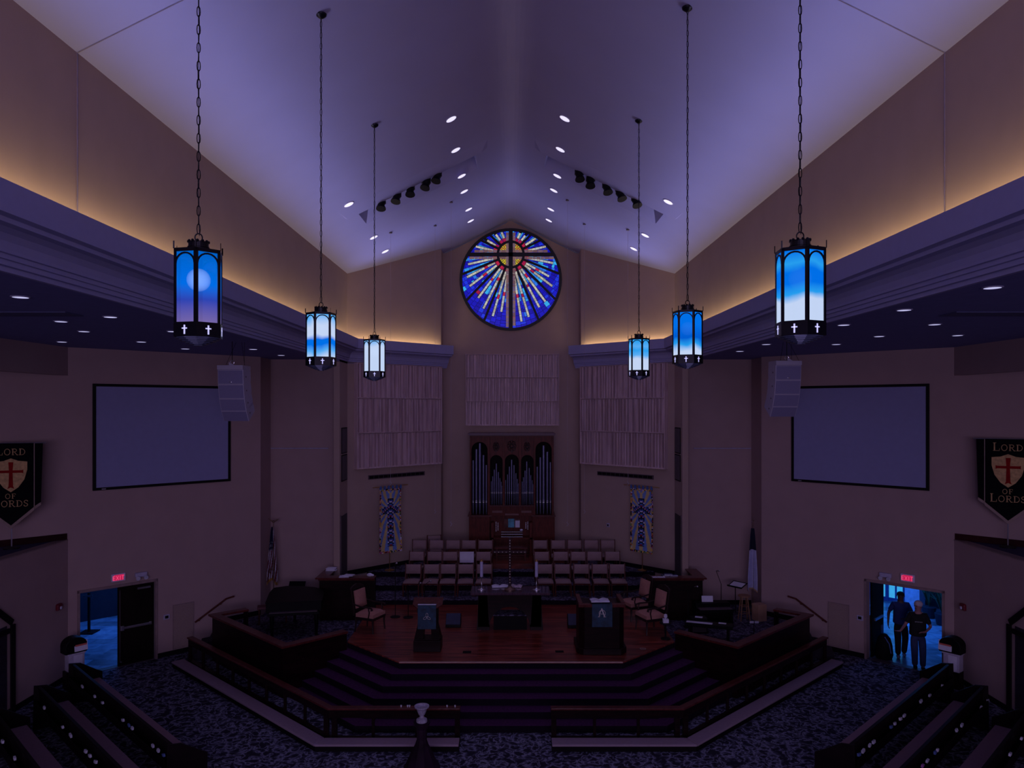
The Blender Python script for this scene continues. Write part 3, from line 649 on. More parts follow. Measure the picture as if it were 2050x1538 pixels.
# downlights
def downlight(loc, slope, label, group, m, rr=.12):
    t = thing('downlight', label, 'downlight', loc, 0, group); t.rotation_euler = (0, slope, 0)
    b = MB(); b.lathe([(rr+.022,0),(rr+.022,-.012),(rr,-.014),(rr,0)], n=20); b.build('trim_ring', m_trimw, t)
    MB().cyl((0,0,-.003),(0,0,-.011),rr,n=20).build('lens', m, t)
    return t
cl = {-1:[(903,238),(912,300),(698,409),(924,352),(929,383),(938,419),(942,442),(748,475),(771,503)],
      1:[(1131,237),(1122,299),(1338,404),(1116,352),(1109,381),(1103,419),(1099,441),(1292,471),(1269,498)]}
ang = math.atan(.5); lights = []
for s in (-1,1):
    near = sorted([atceil(*p) for p in cl[s]], key=lambda v: (abs(v.x) > 2.5, v.y)); a = [v for v in near if abs(v.x) <= 2.5]; b = [v for v in near if abs(v.x) > 2.5]
    for row, nm in ((a,'ridge side row'),(b,'eaves side row')):
        for i, v in enumerate(row):
            downlight(v, ang*s, 'recessed downlight on the %s vaulted slope, %s from the camera in the %s'%(SIDE[s],ORD[i],nm), 'downlights in the vaulted ceiling', m_lamp); lights.append(v)
sl = {-1:[(41,594),(122,643),(221,634),(168,663),(124,684),(283,684),(371,698),(507,699),(563,711),(346,663)],
      1:[(1987,575),(1810,620),(1915,628),(1689,650),(1760,673),(1871,649),(1917,671),(1674,689),(1534,689),(1481,703)]}
for s in (-1,1):
    for i, v in enumerate(sorted([atz(*p, ZS) for p in sl[s]], key=lambda v: v.y)):
        downlight(v, 0, 'recessed downlight in the dark %s aisle ceiling, %s nearest the camera'%(SIDE[s],ORD[i]), 'downlights in the aisle ceilings', m_lampd, .1)
# stage spots in the recesses
for s, pts in ((-1,[(763,407),(794,393),(821,379),(853,366),(875,352)]),(1,[(1273,401),(1242,388),(1215,375),(1182,362),(1160,349)])):
    for i, (px,py) in enumerate(pts):
        v = atd(px, py, 19.16); t = thing('stage_light', 'black theatre spotlight in the %s ceiling recess, %s from the eaves'%(SIDE[s],ORD[i]), 'spotlight', v, 0, 'spotlights in the ceiling recesses')
        tilt = R.uniform(-.25,.25); b = MB(); b.mx = Matrix.Rotation(tilt,4,'Y') @ Matrix.Rotation(-.35,4,'X') @ Matrix.Scale(1.15,4)
        b.lathe([(.045,.12),(.09,.11),(.095,0),(.075,-.06),(.10,-.11),(.11,-.15),(.0,-.15)], n=14); b.build('lamp_can', m_black, t, smooth=True)
        b = MB(); b.box(-.12,-.11,-.01,.01,-.02,.22); b.box(.11,.12,-.01,.01,-.02,.22); b.box(-.12,.12,-.01,.01,.21,.22); b.cyl((0,0,.22),(0,0,.36),.012,n=6); b.build('yoke', m_black, t)
# hanging microphones
for i, (px,py,ze,side) in enumerate(((903,404,3.35,'left'),(871,451,3.5,'left'),(782,465,4.55,'left'),(1136,400,3.35,'right'),(1170,448,3.5,'right'),(1257,459,4.55,'right'))):
    v = atceil(px,py); t = thing('hanging_microphone', 'thin white hanging wire and choir microphone, %s of three from the %s of the organ'%(ORD[i%3],side), 'microphone', v, 0, 'hanging choir microphones')
    MB().cyl((0,0,.0),(0,0,ze-v.z+.1),.003,n=5).build('wire', mat('white_wire', (.4,.34,.45), .6), t)
    MB().cyl((0,0,0),(0,0,-.03),.05,n=12).build('ceiling_plate', m_gray, t)
    b = MB(); z = ze-v.z+.1; b.tube([(0,0,z),(-.02,0,z-.03),(.03,0,z-.07),(0,0,z-.11),(-.02,0,z-.13)], .006, 6); b.build('microphone', m_trimw, t, smooth=True)
# =====================================================================
# LANTERNS
# =====================================================================
W_ = (.55,.66,.9); LB = (.10,.42,.9); B_ = (.0,.10,.62); B2 = (.0,.16,.80); CYN = (.02,.34,.85); LV = (.22,.15,.38)
glass = {
 ('l',0): mat_lantern('lantern_glass_a', [(.12,LV),(.42,(.03,.06,.45)),(.6,B2),(.95,(0,.13,.62))], .05, 2.5, 0, 1, .35),
 ('l',1): mat_lantern('lantern_glass_b', [(.12,W_),(.28,LB),(.4,B2),(.5,B2),(.6,W_),(.75,W_),(.95,LB)], .16, 4, 3),
 ('l',2): mat_lantern('lantern_glass_c', [(.1,W_),(.8,W_),(.98,LB)], .06, 5, 6, 1, .15),
 ('r',0): mat_lantern('lantern_glass_d', [(.1,W_),(.40,W_),(.47,CYN),(.58,B2),(.72,B2),(.82,CYN),(.98,B2)], .14, 3.5, 9),
 ('r',1): mat_lantern('lantern_glass_e', [(.1,W_),(.22,W_),(.36,CYN),(.48,B_),(.75,B2),(.95,B2)], .2, 4, 12),
 ('r',2): mat_lantern('lantern_glass_f', [(.1,W_),(.45,W_),(.55,LB),(.68,CYN),(.8,LB),(.95,CYN)], .1, 4, 15)}
m_lant = mat('lantern_black_iron', (.008,.007,.014), .35, .6)
RL = .212; ZB = .11; ZT = .74
m_bulb = bpy.data.materials.new('frosted_bulb'); m_bulb.use_nodes = True; nt = m_bulb.node_tree; nt.nodes.clear()
_o = nt.nodes.new('ShaderNodeOutputMaterial'); _e = nt.nodes.new('ShaderNodeEmission'); _t = nt.nodes.new('ShaderNodeBsdfTransparent'); _m = nt.nodes.new('ShaderNodeMixShader'); _l = nt.nodes.new('ShaderNodeLayerWeight'); _l.inputs[0].default_value = .5
_e.inputs[0].default_value = (.80,.85,1,1); _e.inputs[1].default_value = 3.0
_p = nt.nodes.new('ShaderNodeMath'); _p.operation = 'POWER'; _p.inputs[1].default_value = .45; nt.links.new(_l.outputs['Facing'], _p.inputs[0]); nt.links.new(_p.outputs[0], _m.inputs[0]); nt.links.new(_e.outputs[0], _m.inputs[1]); nt.links.new(_t.outputs[0], _m.inputs[2]); nt.links.new(_m.outputs[0], _o.inputs[0])
def lantern_parts(root, gm, chain_len):
    V = [(RL*math.cos(PI/3*k), RL*math.sin(PI/3*k)) for k in range(6)]
    f = MB()
    for k in range(6):
        a, b = Vector(V[k]), Vector(V[(k+1)%6]); d = (b-a).normalized(); n = Vector((d.y,-d.x)); n = n if n.dot(a+b) > 0 else -n
        ln = (b-a).length
        def bx(u0,u1,z0,z1,th=.012):
            p = [a+d*u0-n*th, a+d*u1-n*th, a+d*u1, a+d*u0]; f.prism(p, z0, z1)
        bx(0,.022,0,ZT,.022); bx(ln-.022,ln,0,ZT,.022); bx(0,ln,ZT-.025,ZT); bx(.02,ln-.02,ZB,ZB+.012)
        # arch
        cx, cr = ln/2, ln/2-.022; zz = ZT-.045-cr
        for q in range(10):
            t0, t1 = PI*q/10, PI*(q+1)/10
            pp = []
            for t, rr in ((t0,cr+.014),(t1,cr+.014),(t1,cr),(t0,cr)): pp.append((cx+rr*math.cos(t), zz+rr*math.sin(t)))
            vs = [(*(a+d*u+n*.001),z) for u,z in pp]+[(*(a+d*u-n*.01),z) for u,z in pp]
            f.add(vs, [(0,1,2,3),(7,6,5,4),(0,4,5,1),(1,5,6,2),(2,6,7,3),(3,7,4,0)])
        f.prism([a*1.0+Vector((0,0)), a*1.03, a*1.0+d*.008], ZT, ZT+.065)
    f.prism([Vector(v)*.995 for v in V], ZT-.006, ZT+.006)
    fo = f.build('lantern_frame', m_lant, root)
    for k in range(6):
        a, b = Vector(V[k]), Vector(V[(k+1)%6]); d = (b-a).normalized(); n = Vector((d.y,-d.x)); n = n if n.dot(a+b) > 0 else -n; ln = (b-a).length
        p = [a+d*.012-n*.012, a+d*(ln-.012)-n*.012, a+d*(ln-.012)-n*.008, a+d*.012-n*.008]
        MB().prism(p, ZB, ZT-.01).build('glass_panel', gm, root)
    bd = MB(); bd.prism([Vector(v)*1.01 for v in V], 0, ZB); bo = bd.build('base_band', m_lant, root)
    cr = MB()
    for k in range(6):
        a, b = Vector(V[k])*1.012, Vector(V[(k+1)%6])*1.012; d = (b-a).normalized(); n = Vector((d.y,-d.x)); n = n if n.dot(a+b) > 0 else -n; c = (a+b)/2
        cr = MB()
        for u0,u1,z0,z1 in ((-.006,.006,.018,.095),(-.024,.024,.062,.072)):
            cr.prism([c+d*u0-n*.002,c+d*u1-n*.002,c+d*u1+n*.004,c+d*u0+n*.004], z0, z1)
        cr.build('cross_cutout', mat('cross_glow', (.6,.6,.9), .5, emis=(.55,.55,.95), es=.9), bo)
    st = MB()
    for i, (rr,z0,z1) in enumerate(((.19,-.010,0),(.168,-.022,-.010),(.14,-.034,-.022),(.11,-.046,-.034),(.08,-.056,-.046),(.045,-.068,-.056))): st.lathe([(rr,z0),(rr,z1)], n=12 if i < 5 else 8)
    st.build('stepped_base', mat('lantern_base_metal', (.07,.08,.16), .4, .3), root)
    cp = MB(); cp.lathe([(.085,ZT),(.085,ZT+.035),(.09,ZT+.037),(.09,ZT+.043),(.083,ZT+.045),(.083,ZT+.085)], n=24)
    for k in range(12): t = 2*PI*k/12; cp.ball((.08*math.cos(t),.08*math.sin(t),ZT+.087), .014, 6)
    cp.build('crown_cap', m_lant, root)
    rg = MB(); rg.tube([(0,.03*math.cos(t*PI/8),ZT+.125+.035*math.sin(t*PI/8)) for t in range(17)], .006, 6); rg.build('hanging_ring', m_lant, root, smooth=True)
    MB().ball((0,0,.50), .10, 16).build('bulb', m_bulb, root, smooth=True)
    ch = MB(); z = ZT+.16; k = 0
    while z < chain_len:
        n = 10; pts = []
        for q in range(n+1):
            t = 2*PI*q/n; u = .013*math.cos(t); w = .033*math.sin(t)+(.012 if math.sin(t) > .1 else -.012 if math.sin(t) < -.1 else 0)
            pts.append((u if k%2 else 0, 0 if k%2 else u, z+w+.04))
        ch.tube(pts, .0042, 5); z += .078; k += 1
    ch.tube([(.004*math.sin(q*.9), .006*math.cos(q*.7), ZT+.14+(chain_len-ZT-.14)*q/40) for q in range(41)], .0032, 5)
    ch.build('chain', m_lant, root)
    cn = MB(); cn.lathe([(.0,chain_len-.03),(.03,chain_len-.03),(.075,chain_len+.005),(.08,chain_len+.03),(0,chain_len+.03)], n=16); cn.build('ceiling_canopy', m_lant, root, smooth=True)
lan = {('l',0):(-2.69,6.47,684,-6),('l',1):(-2.69,10.64,737,-24),('l',2):(-2.69,14.8,759,-30),('r',0):(2.49,6.47,681,16),('r',1):(2.50,10.64,733,24),('r',2):(2.52,14.8,757,18)}
nm = ['nearest','middle','farthest']
desc = {('l',0):'glowing blue with a round bulb showing',('l',1):'white above and blue in the middle',('l',2):'almost wholly white',('r',0):'blue above, bright white below',('r',1):'deep blue with white lower corner',('r',2):'pale cyan above, white below'}
for key, (x,y,py,th) in lan.items():
    z = EYE-(py-HY)*y/F if False else EYE+(HY-py)*y/F; side = {'l':'left','r':'right'}[key[0]]
    t = thing('pendant_lantern', '%s hexagonal iron pendant lantern on the %s, glass %s'%(nm[key[1]],side,desc[key]), 'pendant lantern', (x,y,z+.03), 0, 'hexagonal pendant lanterns on chains')
    t.rotation_euler.z = math.atan2(-y,-x)+math.radians(th)
    lantern_parts(t, glass[key], cz(x)-z-.06)
# =====================================================================
# ACOUSTIC PANELS
# =====================================================================
def acoustic(label, loc, rz, w, h, rows, cols):
    t = thing('acoustic_panel', label, 'acoustic panel', loc, rz); ch, cw = h/rows, w/cols
    for j in range(rows):
        for i in range(cols):
            x0, z0 = -w/2+cw*i, ch*j; m = MB(); m.box(x0,x0+cw-.004,-.03,0,z0,z0+ch-.006)
            m.box(x0,x0+cw-.004,-.17,-.03,z0,z0+.022)
            if j == rows-1: m.box(x0,x0+cw-.004,-.17,-.03,z0+ch-.025,z0+ch-.006)
            x = x0+.002; seq = [.14,.03,.14,.05,.14,.10,.03,.14,.04,.14,.07,.12]
            k = (i*5+j*3)%12; n = 8; sw = (cw-.02)/n
            for q in range(n):
                dpt = seq[(k+q)%12]; m.box(x,x+sw*(.66 if dpt > .1 else 1),-.03-dpt*.95,-.03,z0+.022,z0+ch-.03); x += sw
            m.box(x0+cw-.02,x0+cw-.006,-.17,-.03,z0,z0+ch-.01); m.build('slatted_module', m_oak, t)
    b = MB(); b.box(-w/2-.02,-w/2,-.18,0,-.02,h); b.box(w/2,w/2+.02,-.18,0,-.02,h); b.box(-w/2,w/2,-.18,0,-.025,0); b.build('outer_frame', m_oak, t)
for s in (-1,1):
    a = (s*(29.35-25.53),25.53,4.83); acoustic('tall slatted pale wood acoustic panel on the angled %s chancel wall'%SIDE[s], a, RZ(s), 3.5, 3.42, 3, 6)
acoustic('wide slatted pale wood acoustic panel above the organ', (.05,27.65,6.16), 0, 3.38, 2.6, 3, 6)
# =====================================================================
# ORGAN
# =====================================================================
OY = 26.55; OS = 6.152*F/OY
ox = lambda a: (a-757)/OS
oz = lambda b: EYE-(b+209.2)/OS
org = thing('pipe_organ', 'mahogany pipe organ with silver pipes in five arched bays', 'pipe organ', (0,OY,0), 0)
def arch_panel(mb, x0, x1, zb, zt, ax0, ax1, za, y0, y1, n=10):   # board with an arched opening reaching down to zb
    r0 = (ax1-ax0)/2; cx = (ax0+ax1)/2; zs = za-r0
    pts = [(x0,zb),(x0,zt),(x1,zt),(x1,zb),(ax1,zb)]+[(cx+r0*math.cos(PI*i/n), zs+r0*math.sin(PI*i/n)) for i in range(n+1)]+[(ax0,zb)]
    mb.box(x0,ax0,y0,y1,zb,zs); mb.box(ax1,x1,y0,y1,zb,zs)
    for i in range(n):
        a, b = PI*i/n, PI*(i+1)/n; p, q = (cx+r0*math.cos(a), zs+r0*math.sin(a)), (cx+r0*math.cos(b), zs+r0*math.sin(b))
        mb.yprism([p,(p[0],zt),(q[0],zt),q], y0, y1)
    mb.box(x0,ax0+.0001,y0,y1,zs,zt); mb.box(ax1-.0001,x1,y0,y1,zs,zt)
cs = MB()
arch_panel(cs, ox(250), ox(487), oz(1112), oz(165), ox(270), ox(468), oz(215), 0, .05); arch_panel(cs, ox(1040), ox(1280), oz(1112), oz(165), ox(1058), ox(1258), oz(212), 0, .05)
arch_panel(cs, ox(487), ox(668), oz(998), oz(165), ox(499), ox(653), oz(378), .06, .1); arch_panel(cs, ox(668), ox(870), oz(998), oz(165), ox(681), ox(854), oz(370), .06, .1); arch_panel(cs, ox(870), ox(1040), oz(998), oz(165), ox(881), ox(1036), oz(377), .06, .1)
for a,b in ((250,268),(470,495),(655,680),(856,880),(1040,1058),(1262,1282)): cs.box(ox(a),ox(b),-.03,.08,oz(1112),oz(150))
cs.box(ox(248),ox(1284),0,.9,oz(165),oz(135))
cs.box(ox(250),ox(262),0,.9,oz(1125),oz(165)); cs.box(ox(1270),ox(1284),0,.9,oz(1125),oz(165)); cs.box(ox(487),ox(1040),0,.1,oz(1125),oz(1000))
cs.build('organ_case', m_organ, org)
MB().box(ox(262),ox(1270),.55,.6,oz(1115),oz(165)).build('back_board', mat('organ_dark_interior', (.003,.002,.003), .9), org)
c = MB(); c.box(ox(225),ox(1303),-.12,.95,oz(125),oz(108)); c.box(ox(238),ox(1292),-.07,.93,oz(138),oz(125)); c.build('cornice', mat('organ_cornice', (.14,.08,.11), .5), org)
c = MB(); c.box(ox(497),ox(1038),-.1,.12,oz(1003),oz(994)); c.box(ox(225),ox(520),-.1,.9,oz(1130),oz(1115)); c.box(ox(1010),ox(1306),-.1,.9,oz(1130),oz(1115)); c.build('shelf', m_cap, org)
b = MB()
for a0,a1 in ((240,495),(1020,1295)):
    b.box(ox(a0),ox(a1),-.04,.9,1.602,oz(1130)); b.box(ox(a0+25),ox(a1-25),-.055,-.04,1.75,oz(1160))
b.box(ox(495),ox(1020),.25,.9,1.602,oz(1003)); b.build('lower_case', m_organ, org)
b = MB(); b.box(ox(525),ox(650),-.005,0,oz(1088),oz(1062)); b.box(ox(685),ox(852),-.05,0,oz(1117),oz(1096)); b.box(ox(885),ox(1008),-.005,0,oz(1088),oz(1062)); b.build('front_grille', mat('organ_grille', (.17,.06,.06), .5), org)
m_pipe = mat('organ_pipe_metal', (.20,.20,.34), .4, .7, var=.1); m_mouth = mat('pipe_mouth_highlight', (.95,.93,1), .25, 0)  # white mouth colour stands in for glints on the pipe metal
def pipe(x, w, top, mouth, foot):
    X = ox(x); rr = w/OS/2; zt, zm, zf = oz(top), oz(mouth), oz(foot)
    b = MB(); b.lathe([(rr*.25,zf),(rr*.9,zm-rr*1.2),(rr,zm),(rr,zt),(rr*.85,zt)], X, .13, 12); p = b.build('pipe', m_pipe, org, smooth=True)
    b = MB(); b.ball((X,.13-rr*.35,zm), rr*.92, 8, (1,.9,.9)); b.cyl((X-rr*.7,.13-rr*1.0,zm+rr*1.3),(X+rr*.7,.13-rr*1.0,zm+rr*1.3),.006,n=5); b.build('pipe_mouth_glint', m_mouth, p, smooth=True)
for x,w,t in ((289,26,445),(328,32,308),(372,36,233),(416,30,380),(452,24,503),(1081,24,525),(1119,30,408),(1160,36,262),(1206,32,340),(1244,24,470)): pipe(x,w,t,962,1110)
for x,w,t in ((513,12,705),(530,15,645),(550,18,560),(575,21,485),(600,18,590),(620,14,665),(636,12,710),(645,9,760),
              (690,12,690),(714,15,620),(737,19,523),(765,23,438),(794,20,505),(818,16,605),(836,13,675),(848,10,730),
              (895,12,710),(910,15,655),(930,18,572),(952,22,460),(982,18,540),(1002,15,628),(1019,12,690),(1030,9,740)): pipe(x,w,t,850,994)
for x,z,w,h in ((573,275,42,66),(765,265,62,76),(955,275,42,66)):
    b = MB(); X, Z, w_, h_ = ox(x), oz(z), w/OS, h/OS
    for k in range(8):
        a = 2*PI*k/8; c0 = (X+.55*w_*math.cos(a), Z+.55*h_*math.sin(a))
        b.tube([(c0[0]+.33*w_*math.cos(t*PI/6),.055,c0[1]+.33*h_*math.sin(t*PI/6)) for t in range(13)], .011, 5)
    b.tube([(X+.25*w_*math.cos(t*PI/6),.055,Z+.25*h_*math.sin(t*PI/6)) for t in range(13)], .014, 5)
    for sg in (-1,1): b.yprism([(X-.02,Z+sg*h_*.8),(X,Z+sg*h_*1.12),(X+.02,Z+sg*h_*.8)], .045, .06)
    b.build('carved_rosette', mat('carving_dark', (.012,.003,.004), .5), org)
for x, zs in ((572,[1212,1232,1253,1275,1296,1317]),(596,[1223,1244,1264,1285,1306]),(941,[1220,1240,1261,1282]),(965,[1210,1231,1252,1272,1294])):
    for z in zs: MB().cyl((ox(x),.2,oz(z)),(ox(x),.10,oz(z)),.019,n=10).build('stop_knob', mat('ivory_knob', (.8,.78,.9), .3), org)
# console
c = MB(); c.box(ox(515),ox(1015),-.25,.25,oz(1400),oz(1382)); c.box(ox(515),ox(545),-.25,.25,1.605,oz(1200)); c.box(ox(985),ox(1015),-.25,.25,1.605,oz(1200)); c.box(ox(545),ox(985),.18,.22,oz(1380),oz(1130))
c.build('console_case', m_organ, org)
for j,(z,y) in enumerate(((1372,-.22),(1348,-.10),(1326,.02))):
    k = MB(); k.box(ox(635),ox(900),y,y+.13,oz(z+4),oz(z-2)); kb = k.build('keyboard', mat('ivory_keys', (.5,.5,.55), .3), org)
    k = MB(); x = ox(637); i = 0
    while x < ox(895):
        if i%7 not in (2,6): k.box(x+.012,x+.02,y+.04,y+.13,oz(z-2),oz(z-7))
        x += .0235; i += 1
    k.build('black_keys', m_base, kb)
MB().box(ox(670),ox(868),.08,.11,oz(1275),oz(1165)).build('music_desk', m_cap, org)
t = tag(MB().box(ox(722),ox(798),OY+.05,OY+.078,oz(1272),oz(1165)).build('music_book', mat('teal_book_cover', (.06,.30,.42), .5, var=.6, scale=6)), 'teal and cream covered music book open on the organ music desk', 'book')
t = tag(MB().box(ox(809),ox(865),OY+.05,OY+.078,oz(1272),oz(1187)).build('sheet_music', m_white), 'white sheet of music on the organ desk, right of the teal book', 'sheet music')
b = MB(); b.ball((ox(885),OY+.0,oz(1300)), .05, 8, (1.2,.8,.7)); tag(b.build('cloth', m_white), 'small crumpled white cloth at the right end of the organ keyboards', 'cloth')
bn = thing('organ_bench', 'low wooden organist bench before the organ console', 'bench', (0,25.55,1.60), 0)
MB().box(-.55,.55,-.16,.16,.42,.46).build('seat', m_cap, bn); [MB().box(x-.03,x+.03,-.14,.14,0,.42).build('leg', m_chair, bn) for x in (-.48,.48)]
MB().box(-.45,.45,-.02,.02,.15,.2).build('stretcher', m_chair, bn)
pb = thing('organ_pedalboard', 'wooden organ pedalboard on the floor under the console', 'pedalboard', (0,26.05,1.60), 0)
MB().box(-.62,.62,-.2,.2,0,.04).build('pedal_frame', m_chair, pb); k = MB(); [k.box(-.58+.045*i,-.56+.045*i,-.18,.18,.04,.06) for i in range(26)]; k.build('pedals', m_cap, pb)
# =====================================================================
# CHOIR CHAIRS
# =====================================================================
def make_chair():
    t = thing('choir_chair', 'x', 'chair')
    sm = MB(); sm.pad(-.23,.23,-.24,.22,.40,.47,6,6,.015); sm.build('seat', m_tan, t, smooth=True)
    b = MB(); b.mx = Matrix.Translation((0,.22,.60)) @ Matrix.Rotation(PI/2-.12,4,'X'); b.pad(-.22,.22,0,.28,-.02,.03,6,5,.02); b.build('backrest', m_tan, t, smooth=True)
    f = MB(); f.box(-.245,.245,-.23,.22,.35,.405); f.build('seat_rail', m_chair, t)
    for x in (-.235,.235):
        MB().xprism([(-.22,0),(-.18,0),(-.18,.36),(-.23,.36)], x-.018, x+.018).build('leg', m_chair, t)
        MB().xprism([(.24,0),(.28,0),(.25,.45),(.32,.90),(.285,.91),(.20,.45)], x-.018, x+.018).build('leg', m_chair, t)
    return t
ch0 = make_chair(); used = False
rows = [(22.98,TZ[0],'front',[826.6,864,897.6,932.9,969],[1091,1126,1163.5,1201,1236],23.2),
        (24.05,TZ[1],'middle',[834,869.7,901.4,933.7,968.5],[1085,1122.5,1157,1190,1225.6],24.3),
        (25.12,TZ[2],'back',[840,873.8,907,938.3,971.6],[1081.5,1117,1150.5,1183.3,1216.8],25.35)]
for y,z,rn,lp,rp_,dd in rows:
    for side, pxs in (('left',lp[::-1]),('right',rp_)):
        for i, px in enumerate(pxs):
            X = (px-HX)*dd/F; lab = 'tan upholstered choir chair, %s row on the %s, %s from the centre aisle'%(rn,side,ORD[i])
            if not used: c = ch0; used = True
            else: c = dup(ch0)
            c.location = (X,y,z); c.rotation_euler = (0,0,R.uniform(-.04,.04)); c['label'] = lab; c['group'] = 'choir chairs on the risers'
c = dup(ch0, (-2.62,26.0,TZ[2]), .25, 'single tan choir chair behind the back row, against the left chancel wall', 'choir chairs on the risers')
b = MB(); b.mx = Matrix.Translation((0,0,0)); X = (934-HX)*24.05/F
b.box(X-.225,X+.225,24.185,24.20,TZ[1]+.56,TZ[1]+.90); b.box(X-.225,X+.225,24.17,24.19,TZ[1]+.555,TZ[1]+.57); b.box(X-.225,X+.225,24.17,24.19,TZ[1]+.89,TZ[1]+.905)
tag(b.build('poster_board', m_white), 'large white sheet propped on a middle row choir chair', 'board')
# =====================================================================
# QUILTED BANNERS ON POLES
# =====================================================================
def quilt_col(u, v, seed):                  # u 0..1 across, v 0..1 down
    rr = random.Random(int(u*22)*97+int(v*46)*31+seed)
    W, H = .88, 2.1; x, z = (u-.5)*W, v*H
    if u < .085 or u > .915 or v < .035 or v > .965:
        return rr.choice([(.005,.004,.012),(.005,.004,.012),(.6,.55,.75),(.40,.02,.03),(.7,.38,.08),(.16,.28,.10),(.35,.16,.45),(.75,.5,.12)])
    cx, cy = 0, .33*H; ax = abs(x)
    if (ax < .115 and .15*H < z < .90*H) or (ax < .34 and abs(z-.335*H) < .115):
        if (ax > .10 or z > .893*H or z < .157*H) and not (abs(z-.335*H) < .1 and ax < .32): return (.002,.002,.008)
        q = (int((z)*22)+int(ax*30)*3) % 7
        return [(.003,.003,.02),(.02,.05,.30),(.55,.6,.85),(.003,.003,.02),(.04,.16,.6),(.30,.01,.04),(.003,.003,.02)][q]
    a = math.atan2(z-cy, x); k = int((a+PI)/(2*PI)*30) % 2
    if abs(z-cy) > .55:
        k = int((math.atan2((z-cy)*.45, x)+PI)/(2*PI)*26) % 2
    return (.62,.46,.20) if k else (.14,.24,.62)
m_quilt = mat_attr('quilt_fabric', 0)
for s, px in ((-1,780),(1,1286)):
    X = (px-HX)*24.75/F; t = thing('quilted_banner', 'tall patchwork banner with cross and blue yellow rays, %s of the organ'%SIDE[s], 'banner', (X,24.75,TZ[2]), RZ(s))
    q = MB(); nu, nv = 40, 92; W, H = .88, 2.1; zt = 2.78
    def PQ(i,j):
        u, v = i/nu, j/nv; return ((u-.5)*W*(1+.04*v), -.06+.02*math.sin(u*9+s)+.03*math.sin(v*4)*u, zt-.08-v*H)
    for i in range(nu):
        for j in range(nv): q.quad(PQ(i,j),PQ(i+1,j),PQ(i+1,j+1),PQ(i,j+1),quilt_col((i+.5)/nu,(j+.5)/nv,int(s)))
    q.build('quilt', m_quilt, t)
    for i in range(6): x = -.40+.16*i; MB().box(x-.035,x+.035,-.075,-.045,zt-.1,zt+.02).build('hanging_tab', mat('blue_fabric', (.06,.12,.36), .9), t)
    MB().cyl((-.70,-.06,zt),(.70,-.06,zt),.014,n=8).build('cross_rod', m_brass, t, smooth=True)
    MB().cyl((0,0,.03),(0,0,zt),.014,n=8).build('pole', m_brass, t, smooth=True)
    MB().lathe([(.16,0),(.16,.02),(.04,.045),(.02,.06)], n=18).build('base', m_brass, t, smooth=True)
# =====================================================================
# LORD OF LORDS BANNERS
# =====================================================================
m_velvet = mat('black_velvet', (.004,.004,.006), .95, spec=.1); m_gold = mat('gold_fabric', (.58,.36,.17), .8, spec=.2, var=.2, scale=14, bump=.3); m_gold2 = mat('gold_trim', (.30,.20,.18), .6); m_crs = mat('crimson_satin', (.26,.006,.010), .9, spec=.1)
for s, X, Y, zt in ((-1,-11.70,17.6,5.96),(1,11.74,17.75,6.05)):
    t = thing('lord_banner', 'black banner reading LORD OF LORDS with red cross shield, on the %s balcony'%SIDE[s], 'banner', (X,Y,3.495), .35 if s < 0 else -.5)
    h = zt-3.495; b = MB(); b.yprism([(-.47,h),(.47,h),(.47,h-1.50),(0,h-1.92),(-.47,h-1.50)], -.05,-.035); b.build('front_panel', m_velvet, t)
    b = MB(); b.yprism([(-.64,h),(.64,h),(.60,h-1.40),(.3,h-1.62),(-.3,h-1.62),(-.60,h-1.40)], -.03,-.015); b.build('rear_panel', m_velvet, t)
    b = MB()
    for sg in (-1,1):
        b.yprism([(sg*.47,h-1.50),(0,h-1.92),(0,h-2.0),(sg*.47,h-1.58)], -.055, -.03); b.yprism([(sg*.60,h-1.40),(sg*.47,h-1.49),(sg*.47,h-1.56),(sg*.61,h-1.46)], -.035, -.01); b.yprism([(sg*.462,h),(sg*.478,h),(sg*.478,h-1.55),(sg*.462,h-1.55)], -.056, -.03)
    b.build('gold_border', m_gold2, t)
    b = MB(); sh = [(-.33,h-.43),(-.15,h-.41),(0,h-.35),(.15,h-.41),(.33,h-.43),(.33,h-.62),(.27,h-.85),(.15,h-1.03),(0,h-1.14),(-.15,h-1.03),(-.27,h-.85),(-.33,h-.62)]
    b.yprism(sh, -.062, -.05); so = b.build('shield', m_gold, t)
    b = MB(); cz0 = h-.66
    b.yprism([(-.035,cz0+.0),(-.05,h-.44),(.05,h-.44),(.035,cz0),(.045,h-1.0),(.07,h-1.06),(0,h-1.03),(-.07,h-1.06),(-.045,h-1.0)], -.069,-.062); b.yprism([(-.25,cz0+.045),(-.22,cz0+.03),(.22,cz0+.03),(.25,cz0+.045),(.25,cz0-.045),(.22,cz0-.03),(-.22,cz0-.03),(-.25,cz0-.045)], -.07,-.062)
    b.build('red_cross', m_crs, so)
    b = MB(); text(b,'LORD',0,h-.27,.14,-.05); text(b,'OF',0,h-1.29,.11,-.05,1.0,gap=.2); text(b,'LORDS',0,h-1.48,.14,-.05); b.build('lettering', m_gold, t)
    MB().cyl((-.70,-.03,h+.005),(.70,-.03,h+.005),.014,n=8).build('cross_rod', m_silver, t, smooth=True); MB().cyl((0,0,.03),(0,0,h),.016,n=8).build('pole', m_silver, t, smooth=True); MB().lathe([(.17,0),(.17,.02),(.03,.05)], n=16).build('base', m_black, t, smooth=True)

